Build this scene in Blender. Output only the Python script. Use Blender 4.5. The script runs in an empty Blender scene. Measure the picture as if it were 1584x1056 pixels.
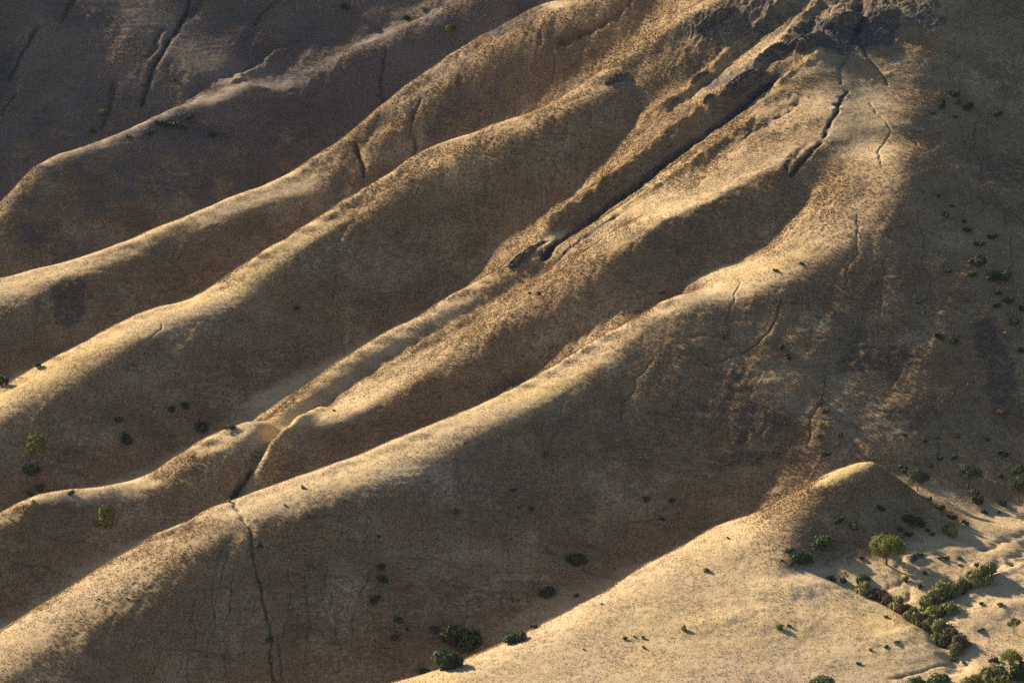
import bpy, math, random, os
import numpy as np
C = bpy.context.scene
COL = C.collection
Q = 1.0            # mesh density of the terrain

# ------------------------------------------------------------------ camera
H = 300.0
PITCH = math.radians(15.0)
HFOV = math.radians(14.0)
cam_d = bpy.data.cameras.new('camera'); cam = bpy.data.objects.new('camera', cam_d); COL.objects.link(cam)
cam.location = (0, 0, H); cam.rotation_euler = (math.radians(90) - PITCH, 0, 0)
cam_d.sensor_width = 36; cam_d.angle = HFOV; cam_d.clip_start = 1; cam_d.clip_end = 20000
C.camera = cam

# ------------------------------------------------------------------ light
SUN_EL = math.radians(22.5)
SUN_AZ = math.radians(-47.0)      # from +Y (away from the camera), negative = to the left
w = bpy.data.worlds.new('World'); C.world = w; w.use_nodes = True
nt = w.node_tree; nt.nodes.clear()
sky = nt.nodes.new('ShaderNodeTexSky'); sky.sky_type = 'NISHITA'; sky.sun_disc = False
sky.air_density = 1.0; sky.dust_density = 1.0; sky.ozone_density = 2.4; sky.sun_elevation = SUN_EL; sky.sun_rotation = SUN_AZ
bg = nt.nodes.new('ShaderNodeBackground'); bg.inputs[1].default_value = 0.049
wo = nt.nodes.new('ShaderNodeOutputWorld')
nt.links.new(sky.outputs[0], bg.inputs[0]); nt.links.new(bg.outputs[0], wo.inputs[0])
sl = bpy.data.lights.new('sun', 'SUN'); sl.energy = 5.0; sl.angle = math.radians(0.55); sl.color = (1.0, 0.86, 0.65)
so = bpy.data.objects.new('sun', sl); COL.objects.link(so)
Ldir = np.array([math.sin(SUN_AZ)*math.cos(SUN_EL), math.cos(SUN_AZ)*math.cos(SUN_EL), math.sin(SUN_EL)])
from mathutils import Vector
so.rotation_euler = Vector(Ldir).to_track_quat('Z', 'Y').to_euler()
C.view_settings.view_transform = 'Standard'; C.view_settings.look = 'None'
C.view_settings.exposure = 1.36; C.view_settings.gamma = 1.0
C.render.engine = 'CYCLES'
C.cycles.use_denoising = False
C.cycles.max_bounces = 4; C.cycles.diffuse_bounces = 2; C.cycles.glossy_bounces = 1
C.cycles.transparent_max_bounces = 8; C.cycles.volume_bounces = 0

# ------------------------------------------------------------------ projection of photograph pixels (1584 x 1056)
F = 792.0 / math.tan(HFOV/2); CP, SP = math.cos(PITCH), math.sin(PITCH)
def P_of(u, v): return (np.asarray(u, float)-792.0) / (F*CP - (np.asarray(v, float)-528.0)*SP)     # x / y
def A_of(v): v = np.asarray(v, float)-528.0; return (F*SP + v*CP) / (F*CP - v*SP)                  # descent per metre of y

# ------------------------------------------------------------------ noise
_rs = np.random.RandomState(7)
PERM = _rs.permutation(1024); PERM = np.concatenate([PERM, PERM, PERM])
GR = _rs.normal(size=(1024, 3)); GR /= np.linalg.norm(GR, axis=1)[:, None]; GR = GR.astype(np.float32)
G2 = _rs.uniform(0, 2*math.pi, 1024); G2 = np.stack([np.cos(G2), np.sin(G2)], 1).astype(np.float32)
def perlin2(x, y):
    xi = np.floor(x).astype(np.int64); yi = np.floor(y).astype(np.int64)
    xf = (x-xi).astype(np.float32); yf = (y-yi).astype(np.float32)
    xi &= 1023; yi &= 1023
    u = xf*xf*xf*(xf*(xf*6-15)+10); v = yf*yf*yf*(yf*(yf*6-15)+10)
    def g(ix, iy, dx, dy):
        h = PERM[PERM[ix & 1023] + (iy & 1023)]
        return G2[h, 0]*dx + G2[h, 1]*dy
    a = g(xi, yi, xf, yf); b = g(xi+1, yi, xf-1, yf); c = g(xi, yi+1, xf, yf-1); d = g(xi+1, yi+1, xf-1, yf-1)
    a += (b-a)*u; c += (d-c)*u
    return (a + (c-a)*v)*1.4
def perlin3(x, y, z):
    xi = np.floor(x).astype(np.int64); yi = np.floor(y).astype(np.int64); zi = np.floor(z).astype(np.int64)
    xf = (x-xi).astype(np.float32); yf = (y-yi).astype(np.float32); zf = (z-zi).astype(np.float32)
    u = xf*xf*(3-2*xf); v = yf*yf*(3-2*yf); w_ = zf*zf*(3-2*zf)
    def g(i, j, k):
        h = PERM[PERM[PERM[(xi+i) & 1023] + ((yi+j) & 1023)] + ((zi+k) & 1023)]
        return GR[h, 0]*(xf-i) + GR[h, 1]*(yf-j) + GR[h, 2]*(zf-k)
    def lerp(a, b, t): return a + (b-a)*t
    return lerp(lerp(lerp(g(0,0,0), g(1,0,0), u), lerp(g(0,1,0), g(1,1,0), u), v),
                lerp(lerp(g(0,0,1), g(1,0,1), u), lerp(g(0,1,1), g(1,1,1), u), v), w_)*1.5
def fbm2(x, y, o, r=0.5):
    s = 0; a = 1.0
    for k in range(o): s = s + a*perlin2(x*2**k + 17.3*k, y*2**k + 9.1*k); a *= r
    return s
def sstep(a, b, x):
    t = np.clip((x-a)/(b-a), 0, 1); return t*t*(3-2*t)

# ------------------------------------------------------------------ ridge lines of the hills
U = np.arange(-360.0, 1941.0, 30.0)
def line(pts, sm=1):
    p = np.array(pts, float); v = np.interp(U, p[:, 0], p[:, 1])
    lo, hi = U < p[0, 0], U > p[-1, 0]
    k = (p[1, 1]-p[0, 1])/(p[1, 0]-p[0, 0]); v[lo] = p[0, 1] + k*(U[lo]-p[0, 0])*0.8
    k = (p[-1, 1]-p[-2, 1])/(p[-1, 0]-p[-2, 0]); v[hi] = p[-1, 1] + k*(U[hi]-p[-1, 0])*0.8
    return v
def val(pts):
    p = np.array(pts, float); return np.interp(U, p[:, 0], p[:, 1])
PTS = []      # control points x, y, z
def put(u, v, y, dz=0.0, w=.25):
    """control points; w says how firmly the surface holds to them"""
    u, v, y, dz, w = np.broadcast_arrays(*[np.asarray(q, float) for q in (u, v, y, dz, w)])
    PTS.append(np.stack([P_of(u, v)*y, y, H - A_of(v)*y + dz, w], -1).reshape(-1, 4))
def climb(y, v1, v2, t):
    return y*(A_of(v1)+t)/(A_of(v2)+t)
def smy(y, m=None, sig=3.0):
    """smooth a distance curve along the picture's width, over the stretch where it is used"""
    y = np.array(y, float); m = np.ones(len(y), bool) if m is None else m
    q = y[m]; n = len(q); X = np.arange(n); k = max(4, n//3)
    lo = np.polyfit(X[:6], q[:6], 1); hi = np.polyfit(X[-6:], q[-6:], 1)
    e = np.concatenate([np.polyval(lo, np.arange(-12, 0)), q, np.polyval(hi, np.arange(n, n+12))])
    kk = np.exp(-.5*(np.arange(-12, 13)/sig)**2); kk /= kk.sum()
    y[m] = np.convolve(e, kk, 'same')[12:-12]
    return y
def rise(y0, v1, v2, gt, t0=.7, m=None, tmin=.3, tmax=1.25, sig=2.5, name=''):
    """distance of line v2 above line v1 so that the slope between them leans gt to the sun"""
    m = np.ones(len(U), bool) if m is None else m
    y0, v1, v2 = [np.array(q, float)[:len(U)] for q in (y0, v1, v2)]; gt = np.broadcast_to(gt, U.shape)
    t = np.full(U.shape, float(t0)); uu = U[m]
    for k in range(60):
        y2 = smy(climb(y0, v1, v2, t), m, sig)
        A = np.stack([P_of(uu, v1[m])*y0[m], y0[m], H-A_of(v1[m])*y0[m]], -1)
        B = np.stack([P_of(uu, v2[m])*y2[m], y2[m], H-A_of(v2[m])*y2[m]], -1)
        tg_ = np.gradient(A, axis=0)+np.gradient(B, axis=0)
        nn = np.cross(tg_, B-A); nn /= nn[:, 2:]
        g = nn @ Ldir
        t[m] = np.clip(np.polyval(np.polyfit(uu, t[m] + .4*(g-gt[m]), 3), uu), tmin, tmax)
    if name: print(name, 'g', np.round(g[::6], 2), 't', np.round(t[m][::6], 2))
    return y2
def sel(m, *a): return [np.broadcast_to(q, U.shape)[m] for q in a]
def gap_to(us, vs, ys, gap, frac=.22):
    """hidden valley behind a silhouette; returns the distance where the next slope comes into view"""
    m = gap > 9
    put(us[m], vs[m], ys[m]+.30*gap[m], -.055*gap[m], w=.24)
    put(us[m], vs[m], ys[m]+.74*gap[m], -frac*gap[m], w=.35)
    return ys + gap

# --- nearest spur with the pointed knoll
S1 = line([(-360,1560),(0,1330),(300,1190),(520,1108),(640,1056),(720,1022),(800,990),(870,955),(950,905),(1030,860),(1110,815),(1180,792),(1215,770),
           (1250,750),(1310,722),(1340,712),(1357,711),(1375,722),(1400,745),(1445,783),(1500,806),(1584,786),(1800,760)])
base_v = val([(-360,1600),(0,1400),(300,1290),(520,1210),(640,1160),(900,1120),(1940,1120)])
ybase = val([(-360,790),(0,815),(520,825),(800,835),(1940,835)])
tn = val([(-360,.1),(600,.1),(900,.14),(1200,.20),(1400,.30),(1940,.26)])
y1 = climb(ybase, base_v, S1, tn)
put(U, base_v, ybase)
put(U, base_v+160, climb(ybase, base_v, base_v+160, .25))
m = (U > 640) & (U < 1200)
for f in (.35, .7):
    vv = base_v + (S1-base_v)*f
    put(*sel(m, U, vv, climb(ybase, base_v, vv, tn+.10*(1-f))))
m = U < 1210; put(*sel(m, U, S1, y1), w=1)
# ground round the knoll, each one (u, v, y)
def near(u, v, t=.25): return float(climb(835., 1120., v, t))
K = [(1210,880),(1215,1000),(1290,905),(1380,900),(1300,1000),(1400,1010),(1500,1010),(1584,1000),(1700,1000),(1900,1000),(1460,905),(1540,880),(1584,870),(1700,860),(1900,850),
     (1300,870),(1350,862),(1420,850),(1480,850),(1270,868)]
for u, v in K: put(u, v, near(u, v))
yf = near(0, 850)
for u, v in ((1240,850),(1300,835),(1360,830),(1420,822),(1450,805)): put(u, v, climb(near(0, v+25), v+25, v, .3))
def kn(u, v0, v, t): y = float(climb(near(0, v0), v0, v, t)); put(u, v, y, w=.6); return y
kn(1357, 840, 715, .54); kn(1310, 842, 728, .44); kn(1330, 842, 780, .56); kn(1260, 850, 757, .40); kn(1222, 860, 800, .38); kn(1390, 830, 745, .54)
kn(1420, 820, 770, .50); kn(1240, 855, 815, .5); kn(1290, 845, 775, .56); kn(1380, 835, 790, .56)
yk = float(climb(near(0, 840), 840, 712, .54))
for u, v, dy, dz in ((1357,711,14,-5),(1310,722,14,-5),(1250,750,16,-5),(1400,745,12,-4),(1180,792,18,-5)): 
    put(u, v, yk + (0 if u > 1300 else -(1357-u)*.10) + dy, dz)
# low bank on the right with the visible valley behind it
for u, v in ((1500,812),(1545,800),(1584,787),(1700,770),(1850,750)): put(u, v, near(0, v, .22))
y1 = np.where(U >= 1210, np.interp(U, [1210,1250,1310,1357,1400,1445,1500,1584,1800], [y1[U<1210][-1]+2, yk-9, yk-4, yk, yk-2, yk-8, near(0,812,.22), near(0,787,.22), near(0,760,.22)]), y1)

# --- the long main ridge
S2 = line([(-60,1008),(0,975),(90,920),(180,865),(240,832),(310,795),(362,778),(470,740),(560,712),(620,688),(680,660),(740,632),(800,605),(860,572),(920,535),
           (960,508),(1000,485),(1060,447),(1140,412),(1200,385),(1250,345),(1300,305),(1350,262),(1385,215),(1402,150),(1440,90),(1520,20),(1700,-60)])
T2 = line([(-60,1130),(0,1095),(110,1030),(200,975),(260,925),(320,872),(360,850),(400,842),(480,820),(600,772),(690,735),(760,708),(860,650),(950,580),(1040,510),(1100,455),
           (1160,420),(1220,390),(1290,345),(1350,300),(1395,240),(1420,170),(1460,110),(1540,40),(1720,-40)])
g1 = val([(-360,36),(0,38),(640,46),(1000,42),(1200,28),(1357,16),(1445,9),(1500,12),(1940,14)])
foot2 = gap_to(U, S1, y1, g1)
put(U[(g1 <= 9)], S1[(g1 <= 9)]-6, (foot2)[(g1 <= 9)])
t2 = val([(-360,.62),(300,.62),(600,.60),(900,.56),(1200,.60),(1940,.60)])
foot2 = smy(foot2); yT2 = rise(foot2, S1, T2, val([(0,-.11),(350,-.07),(600,-.01),(1000,.0),(1300,-.03),(1940,-.05)]), name='T2')
tb = val([(-360,.10),(300,.12),(700,.14),(900,.20),(1100,.25),(1300,.35),(1940,.4)])
yS2 = rise(yT2, T2, S2, .3, .1, tmin=-.08, tmax=.6, name='S2')
put(U, T2, yT2); put(U, S2, yS2, w=np.where(U < 1050, 1, .5))
for f in (.35, .7):
    vv = S1 + (T2-S1)*f; put(U, vv, climb(foot2, S1, vv, t2 + .02*(1-f)))
# --- hollow and double spur
V23 = line([(1020,478),(1080,415),(1150,345),(1200,300),(1250,230),(1300,150),(1325,80),(1345,0),(1380,-100)])
S3 = line([(-360,960),(-100,862),(0,803),(37,783),(74,767),(117,767),(167,757),(214,750),(248,736),(291,703),(318,688),(351,671),(385,658),(428,645),(468,641),(530,597),(628,541),(728,484),(812,444),
           (862,412),(929,380),(980,345),(1040,290),(1090,240),(1140,195),(1200,140),(1260,100),(1310,60),(1340,0),(1400,-120)])
T3 = line([(-360,985),(-100,885),(0,825),(27,802),(67,774),(120,772),(167,762),(214,755),(248,742),(291,724),(321,706),(360,690),(400,720),(435,700),(461,664),(485,648),(530,634),(561,616),(628,591),(668,571),(715,544),(762,520),(806,494),(846,480),(896,447),
           (929,417),(996,377),(1058,320),(1087,265),(1114,234),(1154,214),(1221,174),(1268,134),(1300,95),(1330,40),(1380,-100)])
g2 = val([(-360,26),(0,28),(300,32),(600,44),(800,36),(900,26),(1000,12),(1040,0),(1940,0)])
m = U <= 1010
f3 = np.where(m, gap_to(U, S2, yS2, np.where(m, g2, 0), .2), 0)
yT3 = rise(f3, S2, T3, -.13, m=m, name='T3'); yS3 = rise(yT3, T3, S3, .3, .1, m, -.08, .6)
# visible hollow for u > 1010: interpolate distances between the two crests
mv = (U > 1010) & (U < 1400)
k0 = yT3[m][-1]-yS2[m][-1]
yV = yS2 - val([(1010,6),(1100,10),(1200,10),(1300,4),(1400,0)])*0 + val([(1000,4),(1100,2),(1200,8),(1300,6),(1400,0)])
uu = U[mv]
yV23 = np.interp(uu, [1020,1100,1200,1260,1320,1400], [yS2[m][-1]+16, yS2[m][-1]+22, yS2[m][-1]+30, yS2[m][-1]+44, yS2[m][-1]+62, yS2[m][-1]+75])
put(uu, V23[mv], yV23)
yT3[mv] = climb(yV23, V23[mv], T3[mv], .60); yS3[mv] = climb(yT3[mv], T3[mv], S3[mv], .12)
if True:
    e = U >= 1400; yT3 = smy(yT3, ~e, 3); yS3 = smy(yS3, ~e, 3); yT3[e] = yT3[mv][-1]; yS3[e] = yS3[mv][-1]
mm = U < 1330
put(U[mm], T3[mm], yT3[mm]); put(U[mm], S3[mm], yS3[mm], w=np.where(U[mm] < 1000, 1, .4))
for f in (.5,):
    vv = S2 + (T3-S2)*f; put(U[m], vv[m], climb(f3, S2, vv, .62)[m])
# --- trough, then the upper crest of the double spur
S3a = line([(400,652),(428,643),(468,611),(530,564),(595,522),(662,485),(728,444),(762,424),(789,407),(842,365),(900,305),(960,258),(1050,192),(1100,155),(1160,112),(1220,60),(1270,0),(1340,-90)])
T3a = line([(400,655),(440,650),(470,628),(528,582),(578,558),(628,524),(680,492),(740,462),(800,425),(860,378),(920,325),(980,280),(1060,215),(1110,175),(1170,130),(1230,75),(1280,10),(1350,-80)])
ma = (U > 430) & (U < 1330)
ftr = yS3 + val([(430,4),(500,9),(800,10),(900,8),(1330,7)])
yT3a = ftr + 5
yT3a = climb(ftr, S3-3, T3a, .45)
yS3a = climb(yT3a, T3a, S3a, .1)
yT3a = smy(yT3a, ma, 2.5); yS3a = smy(yS3a, ma, 2.5)
mt = ma & (S3-T3a > 5)
put(U[mt], S3[mt], (yS3+ftr)[mt]/2, -.8)
put(U[mt], (T3a)[mt], yT3a[mt]); put(U[ma], S3a[ma], yS3a[ma], w=np.where(U[ma] < 860, 1, .5))
yC = np.where(ma, yS3a, yS3); SC = np.where(ma, S3a, S3)       # crest seen from behind
# --- fourth ridge
S4 = line([(-360,800),(-60,640),(0,604),(33,584),(100,547),(167,514),(234,484),(328,454),(401,400),(492,350),(528,331),(612,281),(695,231),(762,204),(806,191),(862,164),(929,134),(980,114),
           (1030,77),(1058,57),(1087,30),(1150,-15),(1250,-100),(1400,-220)])
T4 = line([(-360,860),(-60,700),(0,658),(74,624),(120,604),(167,577),(234,541),(328,497),(401,450),(465,424),(482,400),(530,373),(571,341),(628,301),(695,271),(735,247),(789,217),(812,200),
           (862,178),(929,150),(980,132),(1040,90),(1090,50),(1150,5),(1250,-80),(1400,-200)])
g3 = val([(-360,26),(0,30),(300,36),(430,38),(600,36),(700,30),(800,20),(860,12),(1940,9)])
mm = U < 1300
f4 = gap_to(U[mm], SC[mm], yC[mm], g3[mm], .2)
t4 = val([(-360,.62),(800,.60),(1000,.50),(1200,.46),(1940,.45)])[mm]
_z = np.zeros(len(U)); _z[mm] = f4; yT4 = rise(_z, SC, T4, val([(0,-.13),(850,-.12),(1000,0),(1300,.1)]), m=mm, name='T4'); yS4 = rise(yT4, T4, S4, .3, .1, mm, -.08, .6)[mm]; yT4 = yT4[mm]
put(U[mm], T4[mm], yT4); put(U[mm], S4[mm], yS4, w=np.where(U[mm] < 1080, 1, .4))
lowg = g3[mm] <= 9; put(U[mm][lowg], SC[mm][lowg]-4, f4[lowg])
vv = SC[mm]*.5 + T4[mm]*.5; put(U[mm], vv, climb(f4, SC[mm], vv, t4))
# --- fifth ridge
S5 = line([(-360,545),(0,435),(100,410),(200,380),(268,353),(334,328),(401,301),(468,278),(530,237),(595,197),(628,164),(695,114),(762,70),(829,33),(896,0),(1000,-60),(1100,-120),(1400,-300)])
T5 = line([(-360,610),(0,470),(114,424),(147,403),(187,390),(241,368),(284,351),(348,333),(418,324),(462,310),(495,297),(530,296),(600,288),(700,240),(760,212),(800,195)])
g4 = val([(-360,26),(0,30),(300,42),(600,54),(800,54),(950,48),(1100,42),(1940,30)])
m5 = U < 1200
i4 = slice(0, m5.sum())
f5 = gap_to(U[m5], S4[m5], yS4[i4], g4[m5], .2)
a5 = (U[m5] < 590)
f5 = smy(f5); _z = np.zeros(len(U)); _z[m5] = f5; yT5 = rise(_z, S4, np.where(U < 590, T5, S4-40), -.13, m=m5, name='T5')[m5]
yF5 = rise(_z, S4, S5, .12, m=m5, name='F5')[m5]
put(U[m5][a5], T5[m5][a5], yT5[a5], w=.6)
yS5 = np.where(a5, climb(yT5, T5[m5], S5[m5], val([(-360,.1),(200,.10),(350,.22),(500,.42),(600,.47)])[m5]), yF5)
yS5 = smy(yS5); put(U[m5], S5[m5], yS5, w=1)
b5 = ~a5
for f in (.3, .65):
    vv = S4[m5] + (S5[m5]-S4[m5])*f; put(U[m5][b5], vv[b5], climb(f5, S4[m5], vv, .54)[b5])
# --- sixth ridge and the mountain side behind it
S6 = line([(-360,520),(-60,370),(0,318),(30,284),(57,254),(74,242),(100,234),(134,227),(184,207),(234,182),(268,164),(328,150),(351,137),(401,120),(468,87),(530,60),(600,30),(700,-10),(900,-110),(1200,-230)])
g5 = val([(-360,30),(0,40),(600,68),(900,72),(1940,60)])
m6 = U < 1000; j = slice(0, m6.sum())
f6 = gap_to(U[m6], S5[m6], yS5[j], g5[m6], .2)
T6 = S6 + val([(-360,22),(0,18),(100,12),(300,8),(400,10),(600,14)])
_z = np.zeros(len(U)); _z[m6] = f6; yT6 = rise(_z, S5, T6, -.12, m=m6, name='T6')[m6]; yS6 = smy(climb(yT6, T6[m6], S6[m6], .15))
put(U[m6], T6[m6], yT6); put(U[m6], S6[m6], yS6, w=np.where(U[m6] < 420, 1, .4))
vv = S5[m6]*.5 + T6[m6]*.5; put(U[m6], vv, climb(f6, S5[m6], vv, .60))
g6 = val([(-360,40),(0,34),(120,20),(250,10),(400,7),(1940,5)])
f7 = gap_to(U[m6], S6[m6], yS6, g6[m6], .18)
for dv, t in ((60,.50),(150,.50),(260,.50),(420,.48)):
    put(U[m6], S6[m6]-dv, climb(f7, S6[m6], S6[m6]-dv, t))
# --- top right: the big slope goes on above the picture
for u in (1300, 1400, 1500, 1600, 1750, 1900):
    k = int(np.argmin(abs(U-u)))
    for v in (-100, -260):
        if v < S2[k]-30: put(u, v, climb(yS2[k], S2[k], v, .50))
PTS = np.concatenate(PTS)
PTS = PTS[np.isfinite(PTS).all(1)]
# the whole range runs obliquely away to the right: points slide along their own line of sight
SKEW = 0.0
_sk = SKEW*np.where(PTS[:, 0] < -25, 1, .15 + .85*sstep(900., 1010., PTS[:, 1]))
_f = (1 + _sk*PTS[:, 0]/PTS[:, 1]*F/1000.0)[:, None]
PTS = np.concatenate([PTS[:, :2]*_f, H + (PTS[:, 2:3]-H)*_f, PTS[:, 3:]], 1)
# thin out points that nearly coincide
key = {}
for p in PTS:
    key.setdefault((round(p[0]/3.5), round(p[1]/3.5)), []).append(p)
PTS = np.array([np.mean(v, 0) for v in key.values()])


# ------------------------------------------------------------------ which way each stretch of slope faces
# G(u, v): how far the slope leans to the low sun (0 = just grazed, negative = turned away), read off the photograph's relief
def vat(L, u): return np.interp(u, U, L)
def inpoly(u, v, P):
    P = np.array(P, float); c = np.zeros(np.shape(u), bool); j = len(P)-1
    for i in range(len(P)):
        a, b = P[i], P[j]
        k = ((a[1] > v) != (b[1] > v)) & (u < (b[0]-a[0])*(v-a[1])/(b[1]-a[1]+1e-9)+a[0]); c ^= k; j = i
    return c
PATCHES = [
    ([(1640,1150),(560,1150),(640,1056),(950,905),(1110,815),(1215,775),(1215,880),(1290,890),(1400,860),(1500,812),(1640,780)], .36, 0),
    ([(1110,815),(1250,750),(1357,711),(1290,770),(1225,815),(1208,860),(1180,900),(1050,900)], .40, 0),
    ([(1357,718),(1300,768),(1228,815),(1214,868),(1290,858),(1380,840),(1440,800),(1400,752)], -.10, 0),
    ([(1500,812),(1640,780),(1640,700),(1450,760),(1450,790)], .02, 0),
    ([(1120,480),(1215,400),(1330,330),(1405,240),(1420,60),(1440,-120),(1640,-120),(1640,770),(1460,770),(1400,740),(1357,705),(1180,785),(1000,860)], .012, 0),
    ([(1100,560),(1230,430),(1420,380),(1450,560),(1250,640),(1050,700)], .035, 0),
    ([(1425,-120),(1640,-120),(1640,330),(1450,300),(1412,190)], -.035, 0),
    ([(980,885),(1110,812),(1250,745),(1357,700),(1440,770),(1450,740),(1370,650),(1200,690),(1060,760),(960,840)], -.06, 0),
    ([(1030,455),(1110,395),(1190,320),(1290,225),(1340,110),(1400,60),(1408,190),(1360,285),(1290,335),(1215,385),(1150,412),(1070,450)], .34, 0),
    ([(1100,262),(1150,222),(1230,180),(1290,130),(1262,200),(1200,270),(1150,330),(1060,400),(1010,455),(940,505),(850,560),(900,450),(1000,370)], -.14, 0),
    ([(790,430),(850,385),(960,300),(1060,222),(1190,130),(1260,90),(1310,85),(1290,125),(1150,214),(1090,255),(1050,320),(990,380),(900,445)], .33, 0),
    ([(1180,120),(1250,60),(1300,-60),(1440,-60),(1430,60),(1340,90),(1260,90)], .02, 0),
    ([(950,170),(1060,100),(1150,20),(1220,-60),(1300,-60),(1200,90),(1100,160),(1000,245),(900,320),(850,370),(900,250)], .02, 0),
    ([(810,220),(930,160),(1000,180),(930,280),(860,350),(790,400),(740,440),(600,520),(500,560),(520,440),(600,340),(720,275)], -.08, 0),
    #([(600,287),(800,188),(980,108),(1080,30),(1120,-80),(1000,-80),(896,10),(760,80),(620,180),(540,250)], .09, 0),
    #([(540,235),(630,165),(762,75),(900,5),(1010,-60),(1010,-20),(900,50),(780,125),(650,205),(560,265),(460,300)], .24, 0),
    #([(330,338),(470,286),(560,248),(600,262),(520,290),(430,318)], .18, 0),
    ([(-60,-120),(700,-120),(640,0),(540,45),(400,105),(250,165),(130,218),(40,262),(-60,360)], -.07, 0),
    ([(300,150),(520,20),(640,-40),(700,-20),(600,25),(470,90),(380,128),(300,158)], .04, 0),
    ([(0,-120),(130,-120),(60,60),(0,150),(-60,150)], -.12, 0),
]
def target(u, v):
    g = np.full(u.shape, np.nan)
    def band(S, T, top, lo, hi, glit=.33, gsh=-.08, soft=70.):
        s, t, a = vat(S, u), vat(T, u), vat(top, u)
        ok = (u >= lo) & (u < hi)
        f = np.clip((t-v)/np.maximum(12, t-s), 0, 1); m = ok & (v >= s) & (v < t); g[m] = (glit*f)[m]
        m = ok & (v >= t) & (v < a); g[m] = (gsh*np.clip((v-t)/soft, 0, 1))[m]
    big = np.full(U.shape, 1400.); fade = np.clip((1120-u)/350., 0, 1)
    band(S6, T6, S5, -200, 900, .5, -.07, 40)
    band(S5, T5, S4, -200, 600, .32, -.11, 40)
    band(S4, T4, SC, -200, 960, .58, -.12, 60)
    band(S3a, T3a, S3, 430, 860, .5, -.02, 20)
    band(S3, T3, S2, -200, 1040, .58, -.12, 60)
    band(S2, T2, np.where(U < 600, big, S1), -200, 1120, .58, .012, 160)
    s, a = vat(S5, u), vat(S4, u); m = (u >= 590) & (u < 1150) & (v >= s) & (v < a)
    g[m] = (.02 + .40*np.clip(1-(v-s)/60., 0, 1)**1.5)[m]
    m = (u < 520) & (v > vat(T2, u)); g[m] = (.35*g)[m]
    s, a = vat(T2, u), vat(S1, u); m = (u > 700) & (u < 1120) & (v > s) & (v < a-60); g[m] = (g*fade)[m]
    for P, val_, _ in PATCHES:
        g[inpoly(u, v, P)] = val_
    s = vat(S1, u); m = (u > 560) & (u < 1215) & (v >= s); g[m] = (np.clip(g, .33, 1) + .25*np.clip(1-(v-s)/40., 0, 1))[m]
    return g


# ------------------------------------------------------------------ the surface: smooth, through the crest lines, leaning as G asks
NPOST, NROW = 137, 251
cp = np.linspace(-.175, .175, NPOST); cy = np.linspace(755., 1615., NROW); dp = cp[1]-cp[0]; dy = cy[1]-cy[0]
PG, YG = np.meshgrid(cp, cy); YMIN, YMAX, PM = 765., 1600., .17
def first_surface():
    X = PTS[:, :2]/100.; n = len(X); A = np.zeros((n+3, n+3))
    d2 = (X[:, :1]-X[None, :, 0])**2 + (X[:, 1:2]-X[None, :, 1])**2
    A[:n, :n] = .5*d2*np.log(d2+1e-12) + np.diag(3e-4/PTS[:, 3]); A[:n, n] = 1; A[:n, n+1:] = X; A[n, :n] = 1; A[n+1:, :n] = X.T
    c = np.linalg.solve(A, np.concatenate([PTS[:, 2], np.zeros(3)]))
    sp, sy = cp, cy; a, b = np.meshgrid(sp, sy); q = np.stack([(a*b).ravel(), b.ravel()], 1)/100.; out = np.empty(len(q))
    for k in range(0, len(q), 3000):
        e = q[k:k+3000]; d2 = (e[:, :1]-X[None, :, 0])**2 + (e[:, 1:]-X[None, :, 1])**2
        out[k:k+3000] = (.5*d2*np.log(d2+1e-12)) @ c[:n] + c[n] + e @ c[n+1:]
    return out.reshape(a.shape)
ZC = first_surface()
dxr = (cy*dp)[:, None]; ix2 = 1/dxr**2
def grad(z):
    gp = np.empty_like(z); gy = np.empty_like(z)
    gp[:, 1:-1] = (z[:, 2:]-z[:, :-2])/(2*dp); gp[:, 0] = (z[:, 1]-z[:, 0])/dp; gp[:, -1] = (z[:, -1]-z[:, -2])/dp
    gy[1:-1] = (z[2:]-z[:-2])/(2*dy); gy[0] = (z[1]-z[0])/dy; gy[-1] = (z[-1]-z[-2])/dy
    return gp, gy
def grad_t(gp, gy):
    o = np.zeros_like(gp)
    t = gp[:, 1:-1]/(2*dp); o[:, 2:] += t; o[:, :-2] -= t
    t = gp[:, 0]/dp; o[:, 1] += t; o[:, 0] -= t
    t = gp[:, -1]/dp; o[:, -1] += t; o[:, -2] -= t
    t = gy[1:-1]/(2*dy); o[2:] += t; o[:-2] -= t
    t = gy[0]/dy; o[1] += t; o[0] -= t
    t = gy[-1]/dy; o[-1] += t; o[-2] -= t
    return o
cgp = -(Ldir[0]/YG - Ldir[1]*PG/YG); cgy = -Ldir[1] + 0*YG
def bend_tb(z, W):
    """stiffness of the sheet applied twice (z to z)"""
    o = np.zeros_like(z)
    t = (z[:, 2:]-2*z[:, 1:-1]+z[:, :-2])*ix2*ix2*W[:, 1:-1]; o[:, 2:] += t; o[:, 1:-1] -= 2*t; o[:, :-2] += t
    t = (z[2:]-2*z[1:-1]+z[:-2])/dy**4*W[1:-1]; o[2:] += t; o[1:-1] -= 2*t; o[:-2] += t
    t = 2*(z[1:, 1:]-z[1:, :-1]-z[:-1, 1:]+z[:-1, :-1])/(dxr[1:]*dy)**2*W[1:, 1:]; o[1:, 1:] += t; o[1:, :-1] -= t; o[:-1, 1:] -= t; o[:-1, :-1] += t
    return o
def posts(p, y):
    fj = (p-cp[0])/dp; fi = (y-cy[0])/dy; j = np.clip(fj.astype(int), 0, NPOST-2); i = np.clip(fi.astype(int), 0, NROW-2); fj = fj-j; fi = fi-i
    return np.stack([i*NPOST+j, i*NPOST+j+1, (i+1)*NPOST+j, (i+1)*NPOST+j+1]), np.stack([(1-fi)*(1-fj), (1-fi)*fj, fi*(1-fj), fi*fj])
crest = []
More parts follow.
